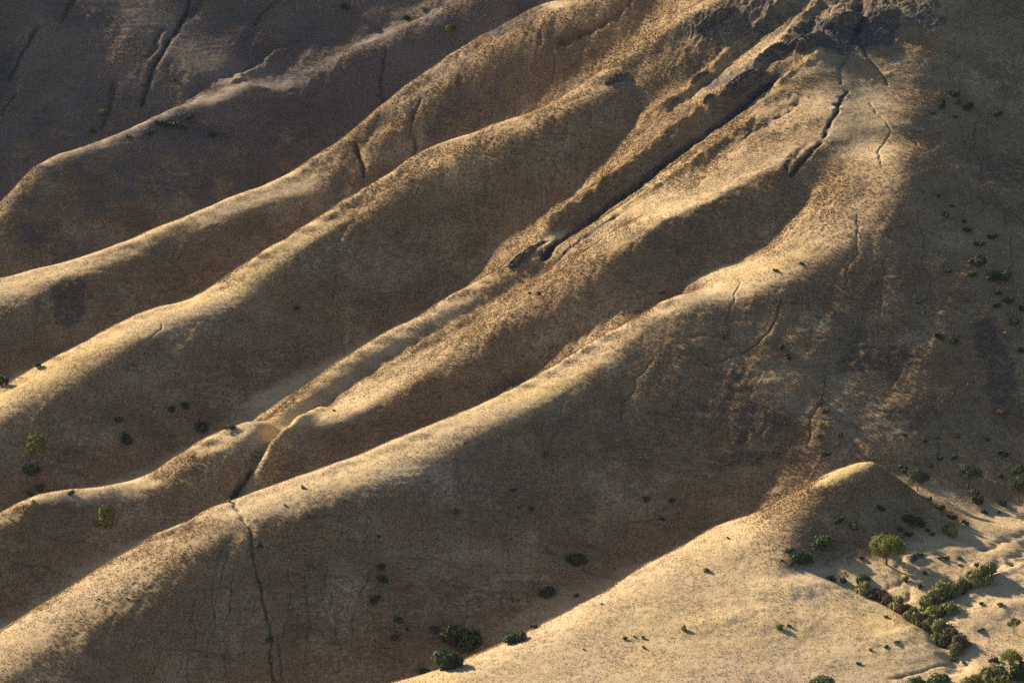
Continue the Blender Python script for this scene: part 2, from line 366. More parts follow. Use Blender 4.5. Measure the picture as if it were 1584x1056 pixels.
def add_crest(m, S, y, wt=1.):
    y = np.concatenate([y, np.full(len(U)-len(y), np.nan)])
    for a, b, c in zip(U[m], S[m], y[m]): crest.append((a, b, c, wt))
add_crest((U >= 500) & (U < 1370), S1, y1); add_crest(U < 1060, S2, yS2); add_crest(U <= 430, S3, yS3); add_crest((U > 430) & (U < 800), S3a, yS3a)
add_crest(U < 960, S4, yS4); add_crest(U < 1130, S5, yS5); add_crest(U < 400, S6, yS6, .5)
crest = np.array(crest); kp, ky, ka, kw = P_of(crest[:, 0], crest[:, 1]), crest[:, 2], A_of(crest[:, 1]), crest[:, 3]
i1, w1 = posts(kp, ky)
h_ = 5.0; ia, wa = posts(kp, ky+h_); ib, wb = posts(kp, ky-h_)
us_ = 792+PTS[:, 0]/PTS[:, 1]*F; rt_ = np.where((PTS[:, 1] < 915) | ((PTS[:, 3] > .29) & (PTS[:, 1] < 965)) | ((us_ > 1050) & (us_ < 1420) & (PTS[:, 3] > .45) & (PTS[:, 1] < 1100)), 1, 1-.97*np.clip((us_-820)/120, 0, 1))
i2, w2 = posts(PTS[:, 0]/PTS[:, 1], PTS[:, 1]); W2 = np.where(PTS[:, 3] > .9, 0, .02*(PTS[:, 3]/.25)*.5)*rt_
TERMS = [(i1, w1, .5*kw, H-ka*ky), (np.concatenate([ia, ib]), np.concatenate([wa, -wb])/(2*h_), kw, -ka), (i2, w2, W2, PTS[:, 2])]
ang = (H-ZC)/YG; vv_ = (ang*F*CP-F*SP)/(CP+ang*SP); uu_ = PG*(F*CP-vv_*SP)+792; vv_ = vv_+528
seen = np.vstack([np.ones((1, NPOST), bool), vv_[1:] < np.minimum.accumulate(vv_, 0)[:-1]+.2])
tg = target(uu_, vv_); WG = (seen & np.isfinite(tg))*np.where((np.nan_to_num(tg) < -.05) & (uu_ > 790) & (uu_ < 1310) & (vv_ > 230) & (vv_ < 640), 2.6, 1.)*np.where((uu_ < 640) & (vv_ < vat(S6, uu_)-8), 3., 1.); tg = np.where(WG > 0, tg, 0.); WBm = np.where(seen, 2.3, 7.5)
def apply(z):
    Zm = z.reshape(YG.shape); a, b = grad(Zm); r = WG*(cgp*a+cgy*b); o = (grad_t(cgp*r, cgy*r) + bend_tb(Zm, WBm)).ravel()
    for ii, ww, W, _ in TERMS: o += np.bincount(ii.ravel(), (ww*(W*(z[ii]*ww).sum(0))).ravel(), minlength=z.size)
    return o + 1e-6*z
r = WG*(tg-Ldir[2]); rhs = grad_t(cgp*r, cgy*r).ravel()
for ii, ww, W, t in TERMS: rhs = rhs + np.bincount(ii.ravel(), (ww*(W*t)).ravel(), minlength=ZC.size)
z = ZC.ravel().copy(); res = rhs-apply(z); d = res.copy(); rs = res @ res
for k in range(5000):
    Ad = apply(d); al = rs/(d @ Ad); z += al*d; res -= al*Ad; rn = res @ res; d = res+rn/rs*d; rs = rn
ZC = z.reshape(YG.shape)

# ------------------------------------------------------------------ terrain grid in (p = x / y, y)
PMAX = .134
def spread(a, b, n_fine, ext_a, ext_b, n_ext):
    core = np.linspace(a, b, n_fine); st = core[1]-core[0]
    def grow(L):
        k = 1.02
        while st*sum(k**i for i in range(n_ext)) < L: k += .004
        s = np.cumsum([st*k**(i+1) for i in range(n_ext)]); return s*(L/s[-1])
    return np.concatenate([a-grow(ext_a)[::-1], core, b+grow(ext_b)])
pc = spread(-PMAX, PMAX, int(1400*Q), .75, .75, int(70))
yc = spread(780., 1500., int(1900*Q), 560., 2600., int(70))
# coarse evaluation of the spline, then cubic resampling
def cubic(Z, fi, fj):
    def wts(t): return [(-.5*t**3+t**2-.5*t), (1.5*t**3-2.5*t**2+1), (-1.5*t**3+2*t**2+.5*t), (.5*t**3-.5*t**2)]
    i0 = np.clip(np.floor(fi).astype(int), 1, Z.shape[0]-3); j0 = np.clip(np.floor(fj).astype(int), 1, Z.shape[1]-3)
    wi = wts(fi-i0); wj = wts(fj-j0)
    R = sum(wi[k][:, None]*Z[i0-1+k] for k in range(4))
    return sum(wj[k][None, :]*R[:, j0-1+k] for k in range(4))
yq = np.clip(yc, YMIN, YMAX); pq = np.clip(pc, -PM, PM)
Z = cubic(ZC, (yq-cy[0])/(cy[1]-cy[0]), (pq-cp[0])/(cp[1]-cp[0]))
PP, YY = np.meshgrid(pc, yc); XX = PP*YY
def sat(d, lim): return lim*(1-np.exp(-d/lim))
Z = Z + (.42*sat(np.maximum(YY-YMAX, 0), 330.) - .30*sat(np.maximum(YMIN-YY, 0), 120.)
         - .30*sat(np.maximum(-PM-PP, 0)*YY, 150.) + .12*sat(np.maximum(PP-PM, 0)*YY, 150.))
ZB = Z.copy()

def hit(u, v, Zr=None, ymin=770.):
    """first terrain point on the ray through a photograph pixel"""
    Zr = ZB if Zr is None else Zr
    p = float(P_of(u, v)); a = float(A_of(v))
    j = np.searchsorted(pc, p)-1; f = (p-pc[j])/(pc[j+1]-pc[j])
    col = Zr[:, j]*(1-f)+Zr[:, j+1]*f
    d = col - (H - a*yc); k = np.where((d[1:] >= 0) & (d[:-1] < 0) & (yc[1:] > ymin))[0]
    if len(k) == 0: return None
    k = k[0]; s = -d[k]/(d[k+1]-d[k]); y = yc[k] + s*(yc[k+1]-yc[k])
    return np.array([p*y, y, col[k]+s*(col[k+1]-col[k])])
def ground(x, y, Zr):
    p = x/y; j = np.clip(np.searchsorted(pc, p)-1, 0, len(pc)-2); i = np.clip(np.searchsorted(yc, y)-1, 0, len(yc)-2)
    f = (p-pc[j])/(pc[j+1]-pc[j]); g = (y-yc[i])/(yc[i+1]-yc[i])
    return (Zr[i, j]*(1-f)+Zr[i, j+1]*f)*(1-g) + (Zr[i+1, j]*(1-f)+Zr[i+1, j+1]*f)*g
# ------------------------------------------------------------------ finer relief: gullies, troughs, terracettes, tussocks
DARK = np.zeros(Z.shape, np.float32); ROCK = np.zeros(Z.shape, np.float32); GOLD = np.zeros(Z.shape, np.float32); BARE = np.zeros(Z.shape, np.float32); CRACK = np.zeros(Z.shape, np.float32)
WJX = (perlin2(XX/3.1, YY/3.1)*1.0 + perlin2(XX/9.3+5, YY/9.3)*2.0).astype(np.float32)
WJY = (perlin2(XX/3.1+31, YY/3.1)*1.0 + perlin2(XX/9.3+45, YY/9.3)*2.0).astype(np.float32)
def world_line(px, step=9.):
    px = np.array(px, float); out = []
    for a, b in zip(px[:-1], px[1:]):
        n = max(1, int(np.hypot(*(b-a))/step))
        for k in range(n): out.append(a+(b-a)*k/n)
    out.append(px[-1]); w_ = [hit(*q) for q in out]; return [q for q in w_ if q is not None]
def brush(px, width, depth, rock=0., dark=0., jit=.45, flat=False, gold=0.):
    """a gully (depth > 0) or a rib (depth < 0) along a line on the ground"""
    W = world_line(px)
    if len(W) < 2: return
    W = np.array(W); keep = [0]
    for i in range(1, len(W)):
        if abs(W[i, 1]-W[keep[-1], 1]) < 22: keep.append(i)
    W = W[keep]
    for _k in range(3):
        if len(W) > 4: W[1:-1] = .25*W[:-2]+.5*W[1:-1]+.25*W[2:]
    r = width*3.2+3
    x0, x1 = W[:, 0].min()-r, W[:, 0].max()+r; y0, y1_ = W[:, 1].min()-r, W[:, 1].max()+r
    i0, i1 = np.searchsorted(yc, [y0, y1_]); pm, pM = min(x0/y0, x0/y1_), max(x1/y0, x1/y1_)
    j0, j1 = np.searchsorted(pc, [pm, pM]); s = (slice(i0, i1), slice(j0, j1))
    X = XX[s] + WJX[s]*jit; Y = YY[s] + WJY[s]*jit
    best = np.full(X.shape, 1e9, np.float32)
    for a, b in zip(W[:-1], W[1:]):
        d = b[:2]-a[:2]; L = d@d+1e-9; t = np.clip(((X-a[0])*d[0]+(Y-a[1])*d[1])/L, 0, 1)
        best = np.minimum(best, (X-a[0]-t*d[0])**2+(Y-a[1]-t*d[1])**2)
    e = np.exp(-best/width**2); Z[s] -= depth*e*((.75+.5*perlin2(XX[s]/2.3+9, YY[s]/2.3)) if width < 2.6 else 1.)
    ROCK[s] = np.maximum(ROCK[s], rock*np.exp(-best/(width*1.15)**2)); DARK[s] = np.maximum(DARK[s], dark*np.exp(-best/(width*1.5)**2))
    if width < 1.7: CRACK[s] = np.maximum(CRACK[s], min(1., dark*1.4)*np.exp(-best/(width*.75)**2)*np.clip(.9+1.2*perlin2(XX[s]/3+4, YY[s]/3), .3, 1))
    GOLD[s] = np.maximum(GOLD[s], gold*np.exp(-best/(width*1.4)**2))
def spot(u, v, ru, rv, what, amt, rise_=0., rot=0.):
    """a patch on the ground; ru, rv half sizes in metres across and up the slope"""
    c = hit(u, v)
    if c is None: return
    r = max(ru, rv)*2.2+2; i0, i1 = np.searchsorted(yc, [c[1]-r*1.4, c[1]+r*1.4]); j0, j1 = np.searchsorted(pc, [(c[0]-r)/c[1]-.002, (c[0]+r)/c[1]+.002])
    s = (slice(i0, i1), slice(j0, j1)); X = XX[s]-c[0]+WJX[s]*ru*.25; Y = YY[s]-c[1]+WJY[s]*rv*.25
    cr, sr = math.cos(rot), math.sin(rot); X, Y = X*cr+Y*sr, -X*sr+Y*cr
    q = (X/ru)**2+(Y/rv)**2; e = np.exp(-q)
    if what is not None: what[s] = np.maximum(what[s], amt*np.clip(1.6*e, 0, 1))
    if rise_: Z[s] += rise_*e
# gullies and cracks
brush([(362,776),(374,800),(384,822),(392,850),(402,900),(410,940),(418,985),(424,1030),(430,1085)], .42, .5, dark=.5, jit=.6)
brush([(392,850),(400,890),(410,940),(418,985),(424,1030),(430,1085)], .4, .4, dark=.45, jit=.7)
brush([(345,848),(330,880),(328,920),(334,960),(322,1000),(330,1060)], .4, .45, dark=.2, jit=.5)
brush([(352,850),(341,890),(338,930),(325,960)], .35, .4, dark=.15, jit=.5)
brush([(430,990),(440,1020),(436,1075)], .4, .5, dark=.3, jit=.4)
for k_ in range(2): brush([(432,652),(500,612),(578,558),(660,506),(728,468),(790,430),(850,402)], 5.0-k_*1.8, 1.5, jit=.15)
brush([(404,738),(408,712),(424,680),(450,658),(490,634)], 3.0, -2.0, gold=.3, jit=.25)
brush([(530,600),(600,560),(680,512),(750,474),(812,446),(880,402)], 2.6, -.7, gold=.3, jit=.3)
brush([(364,754),(374,738),(392,706),(410,676),(432,654)], 2.6, 3.2, dark=.4, jit=.2)
brush([(364,754),(368,746),(376,734),(390,712)], .7, .9, dark=.8, jit=.5)
brush([(1330,70),(1345,92),(1360,112),(1372,130)], .45, .7, rock=.5, dark=.5, jit=.6)
brush([(1312,85),(1303,105),(1298,128)], .45, .6, rock=.4, dark=.4, jit=.6)
brush([(1308,142),(1296,165),(1283,190),(1272,212)], .8, .8, rock=.8, dark=.7, jit=.7)
brush([(1268,222),(1252,240),(1236,258),(1225,272)], .9, 1.0, rock=.7, dark=.8, jit=.5)
brush([(1245,225),(1232,232),(1216,262)], 1.0, 1.0, rock=.7, dark=.6, jit=.6)
brush([(1350,160),(1360,178),(1376,193),(1381,205),(1366,215),(1362,240),(1358,255)], .28, .32, dark=.45, jit=.6)
brush([(1395,200),(1415,215),(1424,232)], .3, .4, dark=.2, jit=.4)
brush([(1206,465),(1202,492),(1196,508),(1172,530),(1140,548),(1095,562)], .3, .5, dark=.5, jit=.4)
brush([(1125,515),(1090,516),(1060,520)], .4, .5, dark=.3, jit=.3)
brush([(550,222),(555,238),(562,250),(562,272)], .7, 1.3, dark=.6, jit=.25)
brush([(640,205),(644,225),(642,245),(640,268)], .6, 1.0, dark=.5, jit=.35)
brush([(655,150),(640,175),(630,200),(634,214)], .5, .7, dark=.3, jit=.4)
brush([(596,78),(594,105),(586,130),(590,150),(600,178)], .6, .9, dark=.5, jit=.3)
brush([(974,2),(960,20),(935,38),(905,50),(868,62)], .9, 1.2, dark=.5, jit=.3)
brush([(905,66),(903,85),(890,100),(870,112)], .4, .6, dark=.3, jit=.4)
brush([(860,88),(858,110),(852,128)], .4, .6, dark=.3, jit=.4)
brush([(838,50),(837,65)], .4, .6, dark=.3, jit=.3)
brush([(790,105),(760,128),(735,150),(715,170)], .9, .8, rock=.3, jit=.6)
brush([(296,-6),(284,22),(268,50),(256,75),(240,98),(228,125),(222,158)], 1.0, 1.5, dark=.7, jit=.4)
brush([(318,-5),(306,8),(296,18)], 1.8, 1.2, dark=.8, jit=.5)
brush([(250,45),(240,70),(230,82)], 1.4, 1.0, dark=.5, jit=.6)
brush([(175,125),(168,150),(176,160),(160,190)], 1.2, 1.1, dark=.5, jit=.6)
brush([(60,36),(48,52),(42,68),(30,90),(18,112)], 1.2, 1.2, dark=.6, jit=.6)
brush([(118,-4),(104,10),(96,26)], 1.2, 1.0, dark=.5, jit=.5)
brush([(20,145),(10,160),(4,175)], .8, .9, dark=.5, jit=.4)
brush([(6,76),(14,98),(4,122),(-10,140)], 4.0, 2.4, dark=.85, jit=.5)
brush([(425,0),(405,20),(392,36)], 1.0, 1.0, dark=.5, jit=.5)
brush([(500,30),(460,52),(420,70),(385,100),(340,118),(300,140)], 2.2, 1.3, dark=.3, jit=.6)
brush([(470,60),(430,84),(390,108),(360,128)], -1.2 if False else 1.4, -.8, jit=.6)
brush([(560,5),(520,22),(480,45),(440,62)], 1.6, -.9, jit=.6)
_r = random.Random(12)
for (u0, v0, u1, v1) in ((20,690,120,720),(150,690,210,712),(60,715,150,740),(620,860,760,880),(700,820,860,850),(640,760,800,800),(830,830,980,862),(900,800,1000,830),(560,900,700,915),(480,800,600,812),(540,830,640,850),
                         (700,600,800,618),(620,640,720,655),(1000,640,1120,668),(930,700,1060,728),(450,880,540,900),(300,900,380,918),(20,860,120,890),(60,830,180,850),(900,880,985,905),(300,1000,380,1020),(560,960,640,975),
                         (1250,520,1330,530),(1380,600,1460,622),(1150,480,1230,470),(1220,640,1290,652),(780,900,880,905),(690,900,800,925),(1080,560,1180,580),(200,560,300,600)):
    n_ = 6; brush([(u0+(u1-u0)*t/n_, v0+(v1-v0)*t/n_+_r.uniform(-5, 5)) for t in range(n_+1)], .3, .26, dark=.32, jit=.8)
for (u0, v0, u1, v1) in ((470,900,480,1050),(505,870,530,1040),(300,920,290,1050),(560,880,545,1000),(360,880,350,1050),(250,980,235,1060),(450,850,445,980),(1150,430,1120,520),(1330,330,1310,440),(1420,330,1440,470),(1500,180,1520,330),
                         (1360,400,1370,520),(1550,300,1560,430),(1280,560,1250,680),(1480,600,1440,700),(760,260,700,330),(560,380,500,470),(900,220,850,280),(250,500,210,540),(680,320,620,400),(1000,560,960,640),(880,620,840,700)):
    n_ = 7; brush([(u0+(u1-u0)*t/n_+_r.uniform(-7, 7), v0+(v1-v0)*t/n_) for t in range(n_+1)], .3, .3, dark=.3, jit=.8)
# ravine at the lower right and its right arm
brush([(1290,893),(1330,906),(1370,924),(1405,944),(1440,972),(1468,1000),(1484,1030)], 2.8, 1.3, dark=.5, jit=.35)
brush([(1600,846),(1560,868),(1530,886),(1495,904),(1462,920),(1445,940),(1448,965),(1462,985)], 2.4, 1.1, dark=.45, jit=.35)
brush([(1584,872),(1560,885),(1530,905),(1500,925),(1478,938)], 1.6, -.5, jit=.4)
brush([(1584,888),(1550,882),(1530,892)], .8, .4, dark=.2, jit=.4)
brush([(1380,905),(1402,902),(1420,912),(1400,925)], .9, .5, dark=.2, jit=.6)
brush([(1390,900),(1380,880),(1400,868),(1430,856)], .8, .35, dark=.15, jit=.6)
brush([(1430,866),(1450,860),(1480,866),(1500,872)], .8, .5, dark=.15, jit=.6)
brush([(1380,1050),(1430,1032),(1470,1022),(1500,1022)], .5, .5, dark=.4, jit=.5)
brush([(1584,822),(1550,838),(1520,850)], 1.4, .7, dark=.2, jit=.5)
spot(1416, 868, 1.9, 1.5, ROCK, .8, 1.1)
spot(1378, 870, 10, 6, None, 0, .9); spot(1470, 850, 6, 4, None, 0, .8); spot(1540, 905, 5, 4, None, 0, .9); spot(1560, 940, 6, 5, None, 0, .9); spot(1500, 960, 5, 4, None, 0, .7)
spot(1260, 905, 9, 6, None, 0, .9); spot(1400, 990, 8, 6, None, 0, .8); spot(1180, 960, 9, 6, None, 0, .7)
# rocky gullies between the upper spurs
brush([(786,408),(812,388),(840,376)], 1.2, .9, rock=.9, dark=.4, jit=.5)
brush([(845,388),(880,362),(915,338),(955,308),(1000,276),(1045,238),(1080,214),(1120,186),(1160,152),(1202,120)], 1.6, 2.5, rock=1., dark=.9, jit=.3)
brush([(860,392),(905,366),(950,335)], 1.0, 1.0, rock=.9, dark=.4, jit=.5)
brush([(838,352),(880,326),(930,288),(980,250),(1040,205),(1095,170),(1150,130)], 2.4, -1.6, gold=.9, jit=.35)
brush([(950,330),(1010,292),(1070,252),(1110,222),(1160,185)], 1.6, -.9, gold=.8, jit=.4)
brush([(1000,180),(1050,150),(1090,118),(1130,80),(1180,35),(1220,-10)], 2.2, -1.4, gold=.4, jit=.5)
brush([(1040,165),(1075,140),(1115,110),(1160,70),(1210,20)], 2.0, 1.5, rock=.3, dark=.2, jit=.6)
brush([(1140,148),(1180,105),(1220,80),(1260,40)], 1.6, 1.2, rock=.4, dark=.3, jit=.6)
brush([(1170,95),(1215,60),(1260,10)], 1.8, -1.4, gold=.3, jit=.6)
brush([(1230,160),(1200,180),(1165,200),(1140,218)], 2.0, 1.0, rock=.5, dark=.5, jit=.6)
brush([(1330,5),(1324,40),(1322,62)], 1.4, 1.5, rock=.6, dark=.6, jit=.5)
brush([(1270,80),(1240,105),(1205,130)], 1.5, -1.0, gold=.5, jit=.5)
brush([(1390,108),(1365,116),(1345,125)], .7, -.35, gold=.5, jit=.6)
# rough rocky ground high on the right, dark low scrub and bare burnt patches
for a in ((1130,35,14,9,.6),(1200,40,10,9,.5),(1290,50,16,9,.75),(1350,35,12,9,.7),(1400,20,10,9,.6),(1180,95,7,5,.6),(1120,120,8,5,.6),(1075,95,8,5,.4),(1290,10,16,6,.5),(1440,40,10,8,.35)):
    spot(*a[:4], ROCK, a[4])
for a in ((1135,620,9,9,.7),(1165,650,8,5,.9),(1085,590,7,9,.5),(1185,690,10,6,.55),(1330,545,6,9,.75),(1380,560,5,6,.8),(1300,480,9,6,.35),(1400,490,9,4,.5),(1340,640,12,7,.6),(1420,640,8,7,.65),
          (1475,470,7,4,.5),(1535,545,4,9,.85),(1550,580,5,9,.85),(1570,640,6,8,.6),(1500,610,9,6,.5),(1490,230,9,8,.55),(1550,260,9,9,.6),(1560,320,8,8,.5),(1480,90,9,5,.35),(1570,140,7,8,.55),
          (1140,712,8,1.6,.8),(1183,711,5,1.6,.8),(1070,640,7,6,.5),(1210,600,5,5,.3),(1380,420,9,6,.3),(1250,160,5,4,.5),
          (270,190,9,3,.8),(240,200,7,2.5,.7),(335,208,7,3,.7),(300,180,5,2.5,.6),(450,120,9,4,.7),(430,140,5,4,.6),(700,150,6,9,.6),(680,170,7,6,.6),(745,60,9,6,.6),(800,25,9,9,.9),(815,10,7,6,.9),(690,85,9,5,.5),
          (240,290,9,9,.5),(310,270,9,7,.5),(330,300,8,5,.5),(180,300,9,8,.4),(130,260,7,7,.4),(60,360,9,5,.6),(100,385,6,4,.7),(30,345,9,6,.5),(370,200,8,6,.35),(420,230,8,6,.5),(480,190,8,6,.4),(560,160,7,7,.4),
          (95,160,7,5,.5),(60,200,8,6,.5),(30,160,8,6,.3),(105,220,8,4,.5),(150,110,8,4,.4),(90,115,8,3,.35),(160,25,9,4,.5),(130,150,5,4,.5),(290,160,6,5,.5),(420,40,9,5,.5),(390,70,9,4,.5),(350,85,8,3,.4),(240,115,8,5,.4),
          (110,465,5,9,.9),(108,455,6,4,.9),(180,450,6,5,.5),(250,430,8,6,.4),(60,500,8,6,.4),(470,400,8,5,.3),(300,400,8,6,.4),(440,360,9,5,.4),(60,540,9,5,.4),
          (400,585,6,3,.6),(575,462,8,3,.6),(600,400,10,9,.4),(640,430,8,7,.5),(720,350,9,6,.35),(560,420,9,8,.4),(480,500,9,7,.3),(330,600,9,6,.3),(395,588,6,4,.6),(840,260,10,7,.3),(760,300,9,7,.35),
          (800,590,7,3,.8),(760,615,7,3,.7),(700,645,6,2,.6),(640,660,7,3,.4),(850,560,5,3,.5),(990,470,6,4,.3),(900,520,8,4,.3),(1110,330,10,8,.4),(1060,380,8,7,.3),
          (60,900,9,4,.5),(30,920,8,3,.5),(120,905,8,3,.3),(260,800,5,3,.3),(20,700,6,4,.3),(130,700,9,3,.3),(350,640,5,3,.5),(690,810,14,5,.35),(820,780,14,6,.35),(610,860,12,6,.3),(950,720,14,8,.3),(560,1010,9,7,.4),(520,960,9,5,.3),(480,780,12,3,.3),(900,930,10,4,.3)):
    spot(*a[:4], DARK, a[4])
for a in ((640,735,8,4,.7),(660,745,7,3,.7),(250,885,10,4,.4),(1260,900,12,6,.35),(1250,920,9,5,.35),(1210,1040,14,7,.3),(1330,745,5,4,.2)): spot(*a[:4], BARE, a[4])
for a in ((60,570,22,9,.6),(30,600,14,7,.6),(450,400,14,7,.4),(560,340,12,6,.4),(700,255,10,5,.4),(420,830,10,3,.8),(450,825,12,3,.8),(1350,740,9,6,.6),(1400,790,8,6,.5),(1290,760,9,5,.5),(300,460,20,8,.4),(1160,420,12,4,.4),
          (850,600,14,5,.4),(1400,960,10,5,.6),(980,270,8,5,.4),(960,180,10,6,.3),(1100,90,9,6,.3),(650,600,8,4,.3),(1200,330,12,7,.3),(1140,400,12,5,.5),(640,980,7,6,.3),(580,990,6,9,.4),(1430,700,9,5,.5)): spot(*a[:4], GOLD, a[4])

sl_x = np.gradient(ZB, axis=1)/np.maximum(np.gradient(XX, axis=1), 1e-6)
sl_y = np.gradient(ZB, yc, axis=0) - PP*sl_x
slope = np.sqrt(sl_x**2+sl_y**2)
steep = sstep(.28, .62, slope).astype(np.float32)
steep = np.maximum(steep, .85*sstep(.088, .100, PP)*sstep(965., 990., YY)).astype(np.float32)  # upper right flank takes the shade-darkened colour too, whatever its slope
near_ = (1-sstep(905., 945., YY)).astype(np.float32)*sstep(.055, .075, PP)
# broad undulation, fall-line rills, terracettes, rock, tussocks
wx = XX + WJX*.8; wy = YY + WJY*.8
Z += .35*perlin2(XX/26, YY/26) + .22*perlin2(XX/11+7, YY/13)*(.5+steep)
aw = np.arctan2(sl_y, sl_x); 
ril = perlin2(wx/4.2 - wy/9.0, wy/30.)                                    # rills running down the shaded flanks
ril2 = perlin2(wx/2.0 + 11 - wy/5.0, wy/16.)
Z += sstep(.5,1,steep)*(-.32*np.maximum(ril, -.15) - .13*np.maximum(ril2, -.2))*(1-near_)
zt = Z + WJX*.12
ter = perlin3(wx/16., wy/16., zt/1.15) + .6*perlin3(wx/8.+40, wy/8., zt/.62)
Z += sstep(.4,.9,steep)*-.55*np.maximum(perlin2(wx/9.5-wy/20.+5, wy/48.), -.25)*(1-near_)
ter2 = perlin3(wx/5.5+9, wy/5.5, zt/.34)
Z += (.13*ter + .04*ter2)*sstep(.12, .4, slope)*(.45+1.0*np.clip(perlin2(XX/40+3, YY/40)+.4, 0, 1))
rk = np.clip(ROCK + .0, 0, 1)
ridged = 1-np.abs(perlin2(wx/3.2+3, wy/3.2))*2; ridged2 = 1-np.abs(perlin2(wx/1.3+8, wy/1.3))*2
Z += rk*(.65*ridged*np.abs(perlin2(XX/7+2, YY/7)+.5) + .42*ridged2)
dk = np.clip(DARK, 0, 1)
Z += (.07+.13*dk)*np.maximum(perlin2(XX/1.9+50, YY/1.9), -.1)*(.6+.6*steep)
hum = np.clip(perlin2(XX/22+90, YY/22)*1.6+.35, 0, 1)
Z += (.010+.020*hum)*(perlin2(XX/1.9+20, YY/2.6) + .6*perlin2(XX/.8+13, YY/1.1)) + .014*perlin2(XX/.42+60, YY/.5) + .016*perlin2(XX/.27+6, YY/.33)
Z += near_*(.13*perlin2(XX/6.5+70, YY/6.5) + .28*np.maximum(perlin2(wx/14+33, wy/14), -.1))
ZF = Z

def mesh_grid(name, X, Y, Zz):
    ny, nx = X.shape
    me = bpy.data.meshes.new(name)
    co = np.stack([X, Y, Zz], -1).reshape(-1, 3).astype(np.float32)
    me.vertices.add(len(co)); me.vertices.foreach_set('co', co.ravel())
    idx = np.arange(ny*nx, dtype=np.int32).reshape(ny, nx)
    q = np.stack([idx[:-1, :-1], idx[:-1, 1:], idx[1:, 1:], idx[1:, :-1]], -1).reshape(-1, 4)
    me.loops.add(q.size); me.loops.foreach_set('vertex_index', q.ravel())
    me.polygons.add(len(q)); me.polygons.foreach_set('loop_start', np.arange(0, q.size, 4, dtype=np.int32))
    me.polygons.foreach_set('use_smooth', np.ones(len(q), bool))
    me.update(calc_edges=True)
    return me

# ------------------------------------------------------------------ materials
def new_mat(name, rough=1.0, spec=0.1):
    m = bpy.data.materials.new(name); m.use_nodes = True; n = m.node_tree
    b = n.nodes['Principled BSDF']; b.inputs['Roughness'].default_value = rough; b.inputs['Specular IOR Level'].default_value = spec
    return m, n, b
class NT:
    def __init__(s, n): s.n = n
    def __call__(s, t, **k):
        o = s.n.nodes.new(t)
        for a, b in k.items(): setattr(o, a, b)
        return o
    def ln(s, a, b): s.n.links.new(a, b)
    def noise(s, scale, detail=3, rough=.55, vec=None, dist=0.):
        o = s('ShaderNodeTexNoise'); o.inputs['Scale'].default_value = scale; o.inputs['Detail'].default_value = detail; o.inputs['Roughness'].default_value = rough
        o.inputs['Distortion'].default_value = dist
        if vec is not None: s.ln(vec, o.inputs['Vector'])
        return o.outputs[0]
    def ramp(s, f, a, b, c0=(0,0,0,1), c1=(1,1,1,1)):
        o = s('ShaderNodeMapRange', interpolation_type='SMOOTHSTEP'); o.inputs[1].default_value = a; o.inputs[2].default_value = b; s.ln(f, o.inputs[0]); return o.outputs[0]
    def mix(s, f, a, b, mode='MIX'):
        o = s('ShaderNodeMix', data_type='RGBA', blend_type=mode)
        if isinstance(f, (int, float)): o.inputs[0].default_value = f
        else: s.ln(f, o.inputs[0])
        for i, q in ((6, a), (7, b)):
            if isinstance(q, tuple): o.inputs[i].default_value = (*q, 1)
            else: s.ln(q, o.inputs[i])
        return o.outputs[2]
    def mul(s, a, b, op='MULTIPLY'):
        o = s('ShaderNodeMath', operation=op)
        for i, q in enumerate((a, b)):
            if isinstance(q, (int, float)): o.inputs[i].default_value = q
            else: s.ln(q, o.inputs[i])
        return o.outputs[0]
STRAW = (.55, .405, .225)
